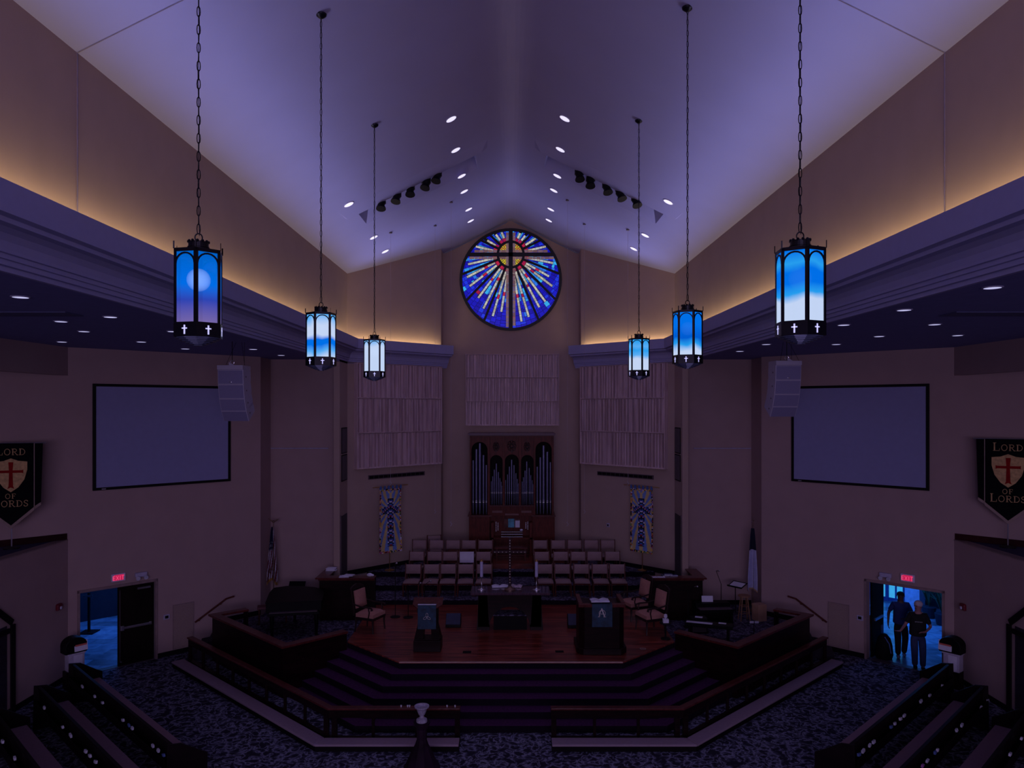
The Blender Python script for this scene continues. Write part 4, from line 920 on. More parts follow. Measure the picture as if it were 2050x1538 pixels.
# =====================================================================
# KNEE WALLS, RAILS, KNEELERS
# =====================================================================
for s in (-1,1):
    L = SIDE[s]; xr = 5.32 if s < 0 else 5.28
    t = thing('knee_wall', 'black paneled knee wall with red brown cap around the %s music platform'%L, 'knee wall', (0,0,0))
    poly = [(s*4.13,18.76),(s*xr,17.62),(s*7.98,20.22)]
    b = MB(); sweep(b, poly, rect(-.06,.06,0,1.18), s); b.build('wall_panel', m_dark, t)
    b = MB(); sweep(b, poly+[(s*7.30,20.80)], rect(-.12,.12,1.18,1.235), s); b.build('cap_rail', m_cap, t, bev=.01)
    b = MB(); b.box(s*7.33-.05,s*7.33+.05,20.72,20.82,.61,1.18); b.box(s*7.95-.05,s*7.95+.05,20.17,20.27,.3,1.18); b.build('post', m_dark, t)
    t = thing('choir_screen', 'tall dark wood desk front with wide cap beside the choir, %s side'%L, 'screen wall', (0,0,0))
    poly = [(s*3.95,21.9),(s*5.5,21.9),(s*5.5,23.0)]
    b = MB(); sweep(b, poly, rect(-.07,.07,.61,1.82), s); b.build('front_panel', m_dark, t)
    b = MB(); sweep(b, poly, rect(-.17,.17,1.82,1.865), s); sweep(b, poly, rect(-.10,.10,1.77,1.82), s); b.build('cap', m_cap, t, bev=.008)
    # communion rail
    if s < 0: kp = [(-1.03,14.8),(-3.88,14.8),(-8.88,19.64)]
    else: kp = [(.81,14.8),(3.67,14.8),(8.70,19.64)]
    fl = s                                     # inward side of the polyline
    t = thing('kneeler', 'long mauve padded kneeler on black base in front of the %s communion rail'%L, 'kneeler', (0,0,0))
    b = MB(); sweep(b, kp, rect(.03,.30,0,.11), s); b.build('kneeler_base', m_base, t)
    k1 = kp[:2]; o = offs(kp, .32*s); kk = offs(kp, .0)
    for nm_, q in (('long_cushion', [(kk[1].x,kk[1].y),(kk[2].x,kk[2].y),(o[2].x,o[2].y),(o[1].x,o[1].y)]), ('short_cushion', [(kk[0].x,kk[0].y),(kk[1].x,kk[1].y),(o[1].x,o[1].y),(o[0].x,o[0].y)])):
        c = sum((Vector(p) for p in q), Vector((0,0)))/4; q = [c+(Vector(p)-c)*.998 for p in q]
        MB().prism(q, .11, .155).build(nm_, m_knl, t, bev=.012)
    t = thing('communion_rail', 'dark communion rail with red brown cap and square posts on the %s'%L, 'communion rail', (0,0,0))
    b = MB(); sweep(b, kp, rect(.40,.56,.665,.705), s); b.build('top_cap', m_cap, t, bev=.01)
    b = MB(); sweep(b, kp, rect(.44,.52,.50,.665), s); b.build('apron', m_dark, t)
    b = MB(); sweep(b, kp, rect(.42,.54,.0,.10), s); b.build('bottom_rail', m_dark, t)
    op = offs(kp, s*.48)
    n1 = (op[1]-op[0]).length; ps = [op[0].lerp(op[1], (i*n1/3+.06 if i == 0 else i*n1/3-.1 if i == 3 else i*n1/3)/n1) for i in range(4)]
    n2 = (op[2]-op[1]).length; ps += [op[1].lerp(op[2], (.12+i*.83)/n2) for i in range(int(n2/.83)+1)]; ps.append(op[1].lerp(op[2], (n2-.06)/n2))
    for i, p in enumerate(ps):
        w_ = .05 if i in (0,3,4) else .028; MB().box(p.x-w_,p.x+w_,p.y-w_,p.y+w_,.10,.50).build('post', m_dark, t)
for i, (px,dx) in enumerate(((803,0),(816,0),(820,0),(895,0),(911,0))):
    p = Vector(((px-HX)*15.28/F,15.28,.706)); b = MB(); b.lathe([(.012,0),(.018,.035),(.016,.035),(.01,.004)], n=10); o = b.build('communion_cup', mat('cup_plastic', (.8,.8,.95), .2, emis=None), smooth=True); o.location = p
    tag(o, 'tiny clear communion cup on the left communion rail, %s from the left'%ORD[i], 'cup', 'communion cups on the rail')
# font
t = thing('baptismal_font', 'small pale stone baptismal font bowl on a flared dark wood pedestal', 'baptismal font', (-1.68,14.15,0))
b = MB(); b.lathe([(0,.955),(.045,.955),(.05,.965),(.035,.99),(.06,1.02),(.085,1.08),(.10,1.13),(.135,1.155),(.14,1.18),(.125,1.18),(.08,1.135),(0,1.12)], n=28); b.build('stone_bowl', mat('pale_stone', (.42,.38,.50), .7, var=.25, scale=30), t, smooth=True)
b = MB(); b.lathe([(0,.88),(.10,.88),(.105,.90),(.10,.93),(.05,.955),(0,.955)], n=24); b.build('bowl_foot', MATS['pale_stone'], t, smooth=True)
b = MB(); b.lathe([(.34,0),(.35,.05),(.30,.10),(.22,.28),(.13,.45),(.095,.55),(.10,.75),(.15,.84),(.16,.88),(0,.88)], n=10); b.build('pedestal', mat_wood('font_pedestal_wood', (.012,.004,.012), (.03,.01,.03), .7), t)
# =====================================================================
# PEWS
# =====================================================================
def VC(s, v, c): return Vector((s*-1*((c+v)*S2), (c-v)*S2, 0))      # along / across coordinates of the slanted pews
pews = [(5.14,-19.33,-13.42),(4.22,-18.30,-12.6),(3.27,-17.48,-11.6)]
m_pew = mat_wood('pew_wood', (.006,.003,.005), (.012,.005,.008), .55, (1,1,4)); m_pewc = mat('pew_cushion_fabric', (.36,.22,.27), .9, var=.06, scale=20)
for s in (-1,1):
    for i, (c, v0, v1) in enumerate(pews):
        org_ = VC(s, v0, c); ln = v1-v0
        t = thing('pew', 'dark wooden pew with mauve seat cushion on the %s, %s row from the front'%(SIDE[s],ORD[i]), 'pew', org_, -PI/4 if s < 0 else PI/4, 'pews facing the chancel')
        sg = 1 if s < 0 else -1                  # length runs +x on the left and -x on the right
        def bx(mb,x0,x1,*r): mb.box(min(sg*x0,sg*x1),max(sg*x0,sg*x1),*r); return mb
        bx(MB(),.05,ln-.05,.06,.50,.38,.42).build('seat_board', m_pew, t); bx(MB(),.06,ln-.06,.07,.50,.42,.475).build('seat_cushion', m_pewc, t, bev=.015)
        b = MB(); b.xprism([(-.02,.38),(.05,.38),(-.03,.90),(-.07,.90)], min(sg*.04,sg*(ln-.04)), max(sg*.04,sg*(ln-.04))); bx(b,.04,ln-.04,-.085,-.02,.88,.91); b.build('backrest', m_pew, t, bev=.006)
        b = MB(); bx(b,.1,ln-.1,-.17,-.155,.52,.66); bx(b,.1,ln-.1,-.17,-.04,.50,.52); b.build('book_rack', m_pew, t)
        for x in (0, ln-.05):
            b = MB(); b.xprism([(-.16,0),(.56,0),(.56,.60),(.45,.66),(.1,.9),(-.14,.94)], min(sg*x,sg*(x+.05)), max(sg*x,sg*(x+.05))); b.build('end_panel', m_pew, t, bev=.008)
    # cards in the racks
Z4 = lambda x0,y0,k,l: [(x0+a/k, y0+b/k) for a,b in l]
cards = {(-1,0):Z4(0,1300,5.125,[(850,380),(978,480),(1058,545),(1268,702),(1330,742),(1365,772),(1575,930),(1632,988),(1685,1005)]),
 (-1,1):Z4(0,1300,5.125,[(462,590),(650,775),(732,848),(888,998),(930,1005),(990,1087)]),(-1,2):Z4(0,1300,5.125,[(35,893),(160,1047),(250,1130)]),
 (1,0):Z4(1650,1300,5.125,[(1205,370),(1077,470),(985,530),(815,670),(775,685),(718,728),(680,773),(500,908),(460,918),(392,993),(350,1003)]),
 (1,1):Z4(1650,1300,5.125,[(1672,525),(1603,595),(1405,775),(1350,828),(1155,1000),(1130,1010),(1052,1073),(1003,1118)]),(1,2):Z4(1650,1300,5.125,[(2018,885),(1900,1010)])}
m_blue = mat('blue_card', (.10,.16,.45), .7); m_pk = mat('pink_card', (.5,.15,.5), .7)
for (s,i), pts in cards.items():
    c = pews[i][0]-.13
    for j, (px,py) in enumerate(sorted(pts, key=lambda p: p[1])):
        k = abs(px-HX)/F; Y = c*math.sqrt(2)/(1-k) if abs(1-k) > 1e-3 else 15
        # plane: c = (d-|X|)/sqrt2 ... the rack plane seen from the front-left diagonal
        X = -s*-1; Y = (c*math.sqrt(2))/(1-k); 
        if Y < 5 or Y > 25: continue
        z = EYE-(py-HY)*Y/F; z = min(max(z,.60),.72); X = s*k*Y
        b = MB(); w_ = R.choice((.035,.045,.05)); b.box(-w_,w_,-.03,.004,-.03,.02); mm = m_blue if (s,i,j) in ((1,0,6),(-1,0,4),(-1,0,8),(1,1,5),(1,0,10)) else m_pk if (s,i,j) == (1,1,7) else m_white
        o = b.build('pew_card', mm); o.location = (X,Y,z); o.rotation_euler = (R.uniform(-.25,.25), R.uniform(-.2,.2), -PI/4 if s < 0 else PI/4)
        col = {m_blue:'blue',m_pk:'pink',m_white:'white'}[mm]
        tag(o, '%s card in the rack of the %s %s pew, %s from the wall end'%(col,ORD[i],SIDE[s],ORD[j]), 'card', 'cards in the pew racks')
# =====================================================================
# CHANCEL FURNITURE
# =====================================================================
ZF = .914
t = thing('communion_table', 'long dark wood communion table with glossy top at the centre of the stage', 'table', (-.02,20.15,ZF))
MB().box(-1.05,1.05,-.38,.38,.94,1.005).build('tabletop', mat_wood('table_top_wood', (.05,.02,.04), (.10,.05,.075), .07, (8,1,1), coat=1), t, bev=.008)
b = MB(); arch_panel(b, -.85, .82, .15, .94, -.55, .52, .62, -.30, -.24); b.build('arched_apron', m_dark, t)
for x in (-.72,.70):
    b = MB(); b.yprism([(x-.17,0),(x+.17,0),(x+.15,.25),(x+.11,.94),(x-.11,.94),(x-.15,.25)], -.30, .30); b.build('pedestal_leg', m_dark, t)
t = thing('carpeted_bench', 'low carpet topped box bench beneath the communion table', 'bench', (-.02,20.12,ZF)); MB().box(-.44,.44,-.24,.24,0,.37).build('bench_box', m_base, t); MB().box(-.45,.45,-.25,.25,.37,.40).build('carpet_top', m_carp2, t)
m_bead = mat('gilt_bead', (1,.9,.75), .3, 0)
t = thing('altar_cross', 'tall dark standing cross studded with gilt beads on the communion table', 'cross', (-.03,20.1,ZF+1.006))
b = MB(); b.lathe([(.15,0),(.15,.02),(.08,.05),(.05,.10)], n=20); b.build('cross_base', mat('aged_brass', (.18,.11,.09), .4, .6), t, smooth=True)
b = MB(); b.box(-.035,.035,-.03,.03,.08,1.40); b.box(-.45,.45,-.03,.03,.98,1.05); b.build('cross_body', mat('cross_dark_metal', (.03,.008,.015), .3, .5), t, bev=.008)
for zz in [.2+.075*k for k in range(16)]: b = MB(); b.ball((0,-.035,zz), .014, 6); b.build('gilt_bead', m_bead, t, smooth=True)
for k in range(-4,5):
    if k: b = MB(); b.ball((k*.1,-.035,1.015), .012, 6); b.build('gilt_bead', m_bead, t, smooth=True)
for px, sd in ((964,'left'),(1074,'right')):
    X = (px-HX)*20.1/F; t = thing('candlestick', 'silver candlestick holding a thick white candle, %s end of the communion table'%sd, 'candlestick', (X,20.1,ZF+1.006))
    b = MB(); b.lathe([(.11,0),(.11,.012),(.04,.03),(.012,.06),(.012,.12),(.022,.15),(.01,.18),(.01,.30),(.03,.335),(.045,.35),(.045,.36),(0,.36)], n=18); b.build('stem', m_silver, t, smooth=True)
    MB().cyl((0,0,.36),(0,0,.77),.042,n=18).build('candle', mat('candle_wax', (.50,.48,.75), .5), t, smooth=True); MB().lathe([(.044,.76),(.044,.79),(.02,.80),(.02,.82),(0,.82)], n=14).build('follower', m_brass, t, smooth=True)
def openbook(name, label, loc, rz, w=.2, d=.28, m=None):
    t = thing(name, label, 'book', loc, rz)
    for sg in (-1,1):
        pr = [(0,0)]+[(sg*w*k/6, .012+.035*math.sin(PI*min(1,k/6*1.15)*.85)) for k in range(0,7)]+[(sg*w,0)]
        b = MB(); b.yprism(pr, -d/2, d/2); b.build('pages', m or m_white, t)
    MB().box(-w-.01,w+.01,-d/2-.01,d/2+.01,-.008,.0).build('cover', m_base, t); return t
openbook('open_book', 'open white book standing behind the altar cross on the communion table', (-.30,20.42,ZF+1.014), .1, .22, .2)
openbook('open_book', 'open patterned book on the table, right of the altar cross', (.13,20.42,ZF+1.014), -.15, .17, .2, mat('printed_page', (.5,.4,.5), .8, var=.5, scale=40))
t = thing('lectern', 'slender dark wood lectern with splayed legs and teal cloth front', 'lectern', (-2.02,18.3,ZF))
b = MB(); b.box(-.33,.33,-.24,.24,0,.27); b.box(-.30,.30,-.21,.21,.27,.30); b.build('base', m_dark, t, bev=.01)
for sg in (-1,1):
    b = MB(); b.yprism([(sg*.10,.30),(sg*.32,.30),(sg*.25,.58),(sg*.22,.75),(sg*.26,1.08),(sg*.10,1.08),(sg*.08,.7)], -.14, .16); b.build('side_leg', m_dark, t)
b = MB(); b.box(-.25,.25,.0,.1,.62,1.08); b.build('back_panel', m_dark, t)
b = MB(); b.mx = Matrix.Translation((0,-.02,1.12)) @ Matrix.Rotation(.3,4,'X'); b.prism([(-.36,-.10),(-.25,-.24),(.25,-.24),(.36,-.10),(.36,.22),(-.36,.22)], 0, .035); b.build('reading_top', m_cap, t, bev=.006)
m_teal = mat('teal_damask', (.007,.040,.085), .6, var=.4, scale=10)
cl_ = MB(); cl_.box(-.22,.22,-.262,-.254,.56,1.13); cl_.box(-.22,.22,-.262,-.1,1.125,1.133); co = tag(cl_.build('lectern_cloth', m_teal), 'teal lectern cloth embroidered with a trinity knot', 'cloth'); co.location = (-2.02,18.3,ZF)
b = MB(); m_emb = mat('silver_embroidery', (.6,.55,.55), .6)
for k in range(3):
    a = PI/2+k*2*PI/3; cx_, cz_ = .045*math.cos(a), .85+.045*math.sin(a)
    b.tube([(cx_+(.052*math.cos(q*PI/8))*math.cos(a)-.026*math.sin(q*PI/8)*math.sin(a), -.264, cz_+(.052*math.cos(q*PI/8))*math.sin(a)+.026*math.sin(q*PI/8)*math.cos(a)) for q in range(17)], .004, 4)
b.build('trinity_knot', m_emb, co)
t = tag(MB().box(-2.24,-1.80,18.06,18.10,ZF+1.135,ZF+1.15).build('white_binder', m_white), 'flat white paper edge lying on the lectern top', 'paper')
t = thing('pulpit', 'broad dark wood pulpit with teal cloth, at the right of the stage', 'pulpit', (2.17,18.35,ZF))
b = MB(); b.prism([(-.54,-.30),(-.42,-.45),(.42,-.45),(.54,-.30),(.54,.45),(-.54,.45)], .12, 1.12); b.build('pulpit_body', m_dark, t, bev=.01)
b = MB(); b.prism([(-.60,-.32),(-.45,-.50),(.45,-.50),(.60,-.32),(.60,.48),(-.60,.48)], 0, .14); b.build('plinth', m_dark, t, bev=.01)
b = MB(); b.prism([(-.56,-.46),(.56,-.46),(.56,-.34),(-.56,-.34)], 1.12, 1.20); b.prism([(-.56,-.34),(-.46,-.34),(-.46,.48),(-.56,.48)], 1.12, 1.22); b.prism([(.46,-.34),(.56,-.34),(.56,.48),(.46,.48)], 1.12, 1.22); b.build('top_rail', m_cap, t, bev=.008)
cl_ = MB(); cl_.box(-.24,.24,-.475,-.465,.66,1.20); cl_.box(-.24,.24,-.475,-.3,1.205,1.21); co = tag(cl_.build('pulpit_cloth', m_teal), 'teal pulpit cloth embroidered with alpha and omega letters', 'cloth'); co.location = (2.17,18.35,ZF)
b = MB(); text(b, 'A', 0, .90, .20, -.476, 1.0); b.tube([(.075*math.cos(-.9+q*(PI+1.8)/14), -.478, .985+.08*math.sin(-.9+q*(PI+1.8)/14)) for q in range(15)], .006, 5); b.build('alpha_omega', m_emb, co)
openbook('open_book', 'large open Bible lying on the pulpit', (2.13,18.05,ZF+1.235), .05, .22, .26)
# armchairs
def make_arm():
    t = thing('armchair', 'x', 'armchair'); fr = mat('armchair_wood', (.02,.008,.01), .3)
    b = MB(); b.pad(-.28,.28,-.28,.26,.40,.52,8,8,.04); b.build('seat', m_pink, t, smooth=True)
    b = MB(); b.mx = Matrix.Translation((0,.27,.60)) @ Matrix.Rotation(PI/2-.15,4,'X'); b.pad(-.23,.23,0,.46,-.03,.04,6,6,.03); b.build('backrest', m_pink, t, smooth=True)
    b = MB(); b.mx = Matrix.Translation((0,.30,.42)) @ Matrix.Rotation(-.15,4,'X')
    b.yprism([(-.28,0),(-.23,0),(-.23,.66),(.23,.66),(.23,0),(.28,0),(.28,.70),(.16,.76),(0,.79),(-.16,.76),(-.28,.70)], 0, .05); b.build('back_frame', fr, t, bev=.006)
    MB().box(-.29,.29,-.29,.28,.33,.40).build('seat_rail', fr, t, bev=.006)
    for x in (-.26,.26):
        for y in (-.26,.27): b = MB(); b.tube([(x,y,.34),(x,y-.0,.2),(x*1.05,y*1.06,0)], [.03,.022,.02], 8); b.build('leg', fr, t, smooth=True)
        b = MB(); b.tube([(x*1.12,.33,.72),(x*1.15,.1,.68),(x*1.16,-.15,.68),(x*1.16,-.25,.66),(x*1.16,-.27,.62),(x*1.16,-.22,.61)], [.018,.022,.024,.026,.022,.016], 8); b.tube([(x*1.1,-.14,.40),(x*1.16,-.18,.55),(x*1.16,-.15,.67)], .017, 8); b.build('armrest', fr, t, smooth=True)
    return t
a0 = make_arm(); a0.location = (-3.72,19.85,ZF); a0.rotation_euler = (0,0,1.15); a0['label'] = 'rose upholstered armchair with dark arms at the left of the stage'; a0['group'] = 'carved armchairs on the stage'
dup(a0, (3.66,19.75,ZF), -1.2, 'rose upholstered armchair at the right of the stage, the nearer of two'); dup(a0, (3.45,20.95,ZF), -1.2, 'armchair at the right of the stage, half hidden behind another armchair')
t = thing('side_table', 'small black side table beside the right armchairs', 'table', (3.93,19.1,ZF)); MB().cyl((0,0,.40),(0,0,.42),.15,n=18).build('tabletop', m_black, t); MB().cyl((0,0,0),(0,0,.40),.02,n=8).build('leg', m_black, t); MB().cyl((0,0,0),(0,0,.02),.12,n=16).build('base', m_black, t)
t = thing('tissue_box', 'pale blue tissue box with a white tissue on the black side table', 'tissue box', (3.93,19.1,ZF+.42)); MB().box(-.07,.07,-.06,.06,0,.09).build('carton', m_white, t); b = MB(); b.lathe([(.01,.09),(.05,.14),(.04,.2),(.0,.22)], n=7); b.build('tissue', m_white, t)
# monitors, mic stands, floor boxes
for X,Y,sd in ((-1.55,20.25,'left of the communion table'),(1.72,20.2,'behind the pulpit')):
    t = thing('floor_monitor', 'black wedge floor monitor with blue grey grille on the stage, %s'%sd, 'floor monitor', (X,Y,ZF)); b = MB(); b.xprism([(-.18,0),(.2,0),(.2,.28),(.05,.32),(-.18,.08)], -.20, .20); b.build('cabinet', m_black, t, bev=.008)
    b = MB(); b.mx = Matrix.Translation((0,-.19,.085)) @ Matrix.Rotation(math.atan2(.24,.23),4,'X'); b.box(-.19,.19,0,.33,0,.012); b.build('grille', mat('monitor_grille', (.02,.025,.07), .6), t)
for px,py,sd in ((935,1306,'left'),(1120,1305,'right')):
    p = atz(px,py,ZF); o = MB().box(-.10,.10,-.07,.07,0,.008).build('floor_outlet_box', m_base); o.location = p; tag(o, 'black floor outlet plate in the stage boards, %s of centre'%sd, 'outlet')
p = atz(1287,1299,ZF); b = MB(); [b.box(*q,.001,.004) for q in ((-.07,.07,-.05,-.04),(-.07,.07,.04,.05),(-.07,-.06,-.05,.05),(.06,.07,-.05,.05))]; o = b.build('spike_mark', mat('tape_white', (.5,.4,.4), .7)); o.location = p; tag(o, 'small taped square mark on the stage boards right of the pulpit', 'tape mark')
def micstand(label, loc, h, boom=None):
    t = thing('microphone_stand', label, 'microphone stand', loc); MB().lathe([(.14,0),(.14,.015),(.02,.03)], n=16).build('base', m_black, t)
    MB().cyl((0,0,.02),(0,0,h),.011,n=8).build('pole', m_black, t)
    e = Vector((0,0,h)); 
    if boom: e = Vector(boom); MB().cyl((0,0,h),e,.008,n=6).build('boom_arm', m_black, t)
    b = MB(); b.cyl(e,e+Vector((.05,-.1,.03)),.011,.02,10); b.ball(e+Vector((.055,-.12,.035)),.028,8); b.build('microphone', m_silver, t, smooth=True); return t
micstand('tall straight black microphone stand left of the lectern', (-3.25,21.1,ZF), 1.50); micstand('black microphone stand with boom arm behind the lectern', (-2.88,21.05,ZF), .75, (.32,-.1,.98)); micstand('thin microphone stand nearest the front choir row, left of the lectern', (-2.45,21.3,ZF), .85, (.15,-.2,1.0))
micstand('black boom microphone stand by the right rear wall', (6.35,22.7,.61), .85, (-.15,0,1.25)); micstand('short boom microphone stand beside the black upright piano', (5.0,21.2,.61), 1.0, (.15,-.1,1.15))
def mstand(label, loc, h, rz, sheet=False):
    tl = .35 if sheet else .9
    t = thing('music_stand', label, 'music stand', loc, rz); MB().cyl((0,0,.03),(0,0,h),.014,n=8).build('pole', m_black, t)
    b = MB(); [b.tube([(0,0,.12),(.24*math.cos(a),.24*math.sin(a),.012)], .01, 6) for a in (.5,2.6,4.7)]; b.build('tripod_base', m_black, t)
    b = MB(); b.mx = Matrix.Translation((0,0,h)) @ Matrix.Rotation(tl,4,'X'); b.box(-.25,.25,-.05,.29,0,.008); b.box(-.25,.25,-.06,-.05,0,.05); b.build('desk', m_black, t)
    if sheet:
        b = MB(); b.mx = Matrix.Translation((0,0,h)) @ Matrix.Rotation(tl,4,'X'); b.box(-.21,.21,-.04,.24,.010,.013); o = b.build('sheet_music', m_white); o.location = loc; o.rotation_euler = (0,0,rz); tag(o, 'white sheet music on the music stand by the right rear wall', 'sheet music')
    return t
mstand('black music stand against the left rear wall beside the flag', (-6.55,22.9,.61), .62, 0); mstand('black music stand with white sheets by the right rear wall', (6.75,22.6,.61), .80, -.9, True)
# =====================================================================
# MUSIC PLATFORMS
# =====================================================================
t = thing('grand_piano', 'closed black grand piano on the dark left platform', 'piano', (-6.0,21.0,.61), .2)
out = [(-.72,-.85),(.72,-.85),(.74,-.2),(.70,.35),(.45,.70),(.05,.9),(-.35,1.0),(-.68,.85),(-.74,.3)]
MB().prism(out, .68, .95).build('piano_case', m_gloss, t, bev=.01); MB().prism([(x*1.02,y*1.02) for x,y in out], .955, .98).build('lid', m_gloss, t)
MB().box(-.66,.66,-1.05,-.85,.66,.72).build('key_bed', m_gloss, t); k = MB().box(-.62,.62,-1.02,-.87,.722,.735).build('keyboard', m_gray, t)
for x,y in ((-.58,-.7),(.58,-.7),(-.1,.72)): b = MB(); b.lathe([(.05,0),(.035,.05),(.05,.3),(.07,.68)], x, y, 10); b.build('leg', m_gloss, t)
t = thing('piano_bench', 'dark red brown piano bench beside the grand piano', 'bench', (-6.85,21.6,.61), .3); MB().box(-.42,.42,-.17,.17,.44,.50).build('seat', mat('oxblood_leather', (.09,.015,.03), .5), t, bev=.01)
for x in (-.37,.37):
    for y in (-.13,.13): MB().box(x-.02,x+.02,y-.02,y+.02,0,.44).build('leg', m_chair, t)
t = thing('upright_piano', 'black upright piano on the right platform before the choir screen', 'piano', (5.75,21.42,.61), .1)
MB().box(-.5,.5,-.05,.28,0,.62).build('piano_case', m_gloss, t, bev=.01); MB().box(-.5,.5,-.32,-.05,.42,.50).build('key_bed', m_gloss, t); MB().box(-.47,.47,-.30,-.06,.50,.51).build('keyboard', m_gray, t); [MB().box(x-.04,x+.04,-.3,-.22,0,.42).build('leg', m_gloss, t) for x in (-.44,.44)]
o = MB().box(-.16,.16,-.01,.0,0,.17).build('sheet_music', m_white); o.location = (5.62,21.50,1.235); o.rotation_euler = (-.2,0,0); tag(o, 'white page standing on top of the black upright piano', 'sheet music')
t = thing('digital_piano', 'low black digital piano with pale keys on the right platform', 'piano', (5.32,20.2,.61), -.35); MB().box(-.62,.62,-.16,.16,.30,.40).build('keyboard_case', m_black, t, bev=.01); MB().box(-.58,.1,-.15,-.02,.40,.412).build('keys', m_white, t)
for x in (-.5,.5): MB().box(x-.03,x+.03,-.14,.14,0,.30).build('stand', m_black, t)
for i,(px,py,z) in enumerate(((1399,1236,1.0),(1426,1251,.95))):
    o = MB().box(-.1,.1,-.05,.05,0,.012).build('sheet_music', m_white); p = atz(px,py,1.035); o.location = (p.x,p.y,1.035) if i == 0 else (5.30+.35,20.08,1.024); o.rotation_euler = (0,0,-.35); tag(o, ('pale folded sheet on the floor amp beside the digital piano' if i == 0 else 'small white sheet lying on the right end of the digital piano'), 'sheet music')
p = atz(1399,1236,1.035); t = thing('amplifier', 'small black amplifier behind the digital piano', 'amplifier', (p.x,p.y+.06,.61)); MB().box(-.22,.22,-.14,.14,0,.42).build('amp_cabinet', m_black, t, bev=.01); MB().box(-.19,.19,-.146,-.14,.04,.3).build('grille', m_gray, t)
# drum stool, cajon, stool, cards
t = thing('wooden_stool', 'tall round wooden bar stool by the right rear wall', 'stool', (6.78,21.85,.61)); m_st = mat_wood('stool_wood', (.22,.10,.05), (.32,.16,.09), .5)
MB().cyl((0,0,.70),(0,0,.73),.17,n=24).build('seat', m_st, t)
for a in (PI/4,3*PI/4,5*PI/4,7*PI/4): MB().cyl((.10*math.cos(a),.10*math.sin(a),.70),(.19*math.cos(a),.19*math.sin(a),0),.018,n=8).build('leg', m_st, t)
for z in (.22,.42):
    r_ = .19-(z/.7)*.09; b = MB(); [b.cyl((r_*math.cos(PI/4+k*PI/2),r_*math.sin(PI/4+k*PI/2),z),(r_*math.cos(PI/4+(k+1)*PI/2),r_*math.sin(PI/4+(k+1)*PI/2),z),.01,n=6) for k in range(4)]; b.build('rung', m_st, t)
t = thing('cajon', 'pale wooden box drum on the right platform beside the stool', 'drum', (7.22,21.85,.61), .35); MB().box(-.15,.15,-.15,.15,0,.48).build('drum_box', mat_wood('cajon_plywood', (.42,.24,.16), (.52,.32,.23), .5), t, bev=.01); b = MB(); b.cyl((.149,0,.26),(.152,0,.26),.05,n=16); b.build('sound_hole', m_base, t)
for i,(px,py) in enumerate(((1505,1246),(1515,1246))):
    p = atz(px,py,.98); o = MB().box(-.055,.055,-.004,.004,-.03,.03).build('name_card', m_white); o.location = p; tag(o, 'small white card clipped to the black rack on the right platform, %s of two'%('left' if i == 0 else 'right'), 'card')
p = atz(1510,1246,.98); t = thing('equipment_rack', 'thin black stand holding two small white cards', 'stand', (p.x,p.y+.02,.61)); MB().box(-.16,.16,0,.02,.32,.34).build('crossbar', m_black, t); MB().cyl((0,.01,0),(0,.01,.33),.01,n=6).build('pole', m_black, t); MB().cyl((0,.01,0),(0,.01,.015),.10,n=14).build('base', m_black, t)
# papers and books on the choir screens
b = MB(); [b.box(-.14+R.uniform(-.02,.02),.14+R.uniform(-.02,.02),-.1,.1,.018*k,.018*k+.014) for k in range(5)]; o = b.build('paper_stack', m_white); o.location = (-5.44,22.75,1.866); tag(o, 'stack of white folders on the back end of the left choir screen', 'paper')
for i,(x,rz) in enumerate(((-4.86,.1),(-4.78,.4),(-4.72,-.2))):
    o = MB().box(-.14,.14,-.11,.11,0,.018).build('music_folder', m_white); o.location = (x,21.9,1.866+.019*i); o.rotation_euler = (0,0,rz); tag(o, 'white music folder on the left choir screen, %s from the bottom'%ORD[i], 'folder', 'folders on the left choir screen')
b = MB(); b.ball((0,0,.05),.08,8,(1.1,.8,.65)); b.ball((.08,0,.04),.05,7,(1,1,.7)); o = b.build('crumpled_paper', m_white); o.location = (-4.12,21.9,1.87); tag(o, 'crumpled white paper on the right end of the left choir screen', 'paper')
for i,px in enumerate((1307,1323)):
    o = MB().box(-.11,.11,-.07,.07,0,.012).build('white_envelope', m_white); o.location = ((px-HX)*21.85/F,21.83,1.866); tag(o, 'flat white sheet on the right choir screen, %s of two'%('left' if i == 0 else 'right'), 'paper')
mb_ = mat('navy_book_cover', (.03,.05,.13), .5)
for i,(px,rz,z) in enumerate(((1333,.2,0),(1338,-.1,.03),(1348,.1,0))):
    t = thing('hymnal', 'navy blue book lying on the right choir screen, %s'%('bottom of the pile','top of the pile','by itself at the right')[i] , 'book', ((px-HX)*22.0/F,22.02,1.866+z), rz, 'books on the right choir screen'); MB().box(-.12,.12,-.08,.08,0,.028).build('cover', mb_, t); MB().box(-.115,.115,-.082,-.078,.005,.023).build('pages', m_white, t)
# flags
def flag(label, loc, colf, top, hgt, name, lean=0):
    t = thing('flag_stand', label, 'flag', loc); MB().lathe([(.17,0),(.17,.03),(.05,.06),(.03,.12)], n=18).build('base', MATS['aged_brass'], t, smooth=True); MB().cyl((0,0,.08),(0,0,top),.014,n=8).build('pole', MATS['aged_brass'], t)
    q = MB(); nu, nv = 28, 40
    def P(i,j):
        u, v = i/nu, j/nv; w_ = .035+.13*min(1,v*1.3)**.8; wv = math.sin(u*PI*5+v*1.5)
        return (-.03+(u-.5)*2*w_*(1-.3*v*0)+.02*wv, -.02-.07*wv*(.3+v)-.03*u, top-.1-v*hgt-.18*abs(u-.45)*v*(1+v))
    for i in range(nu):
        for j in range(nv): q.quad(P(i,j),P(i+1,j),P(i+1,j+1),P(i,j+1),colf((i+.5)/nu,(j+.5)/nv))
    q.build('flag_cloth', mat_attr(name, 0), t, smooth=True); return t
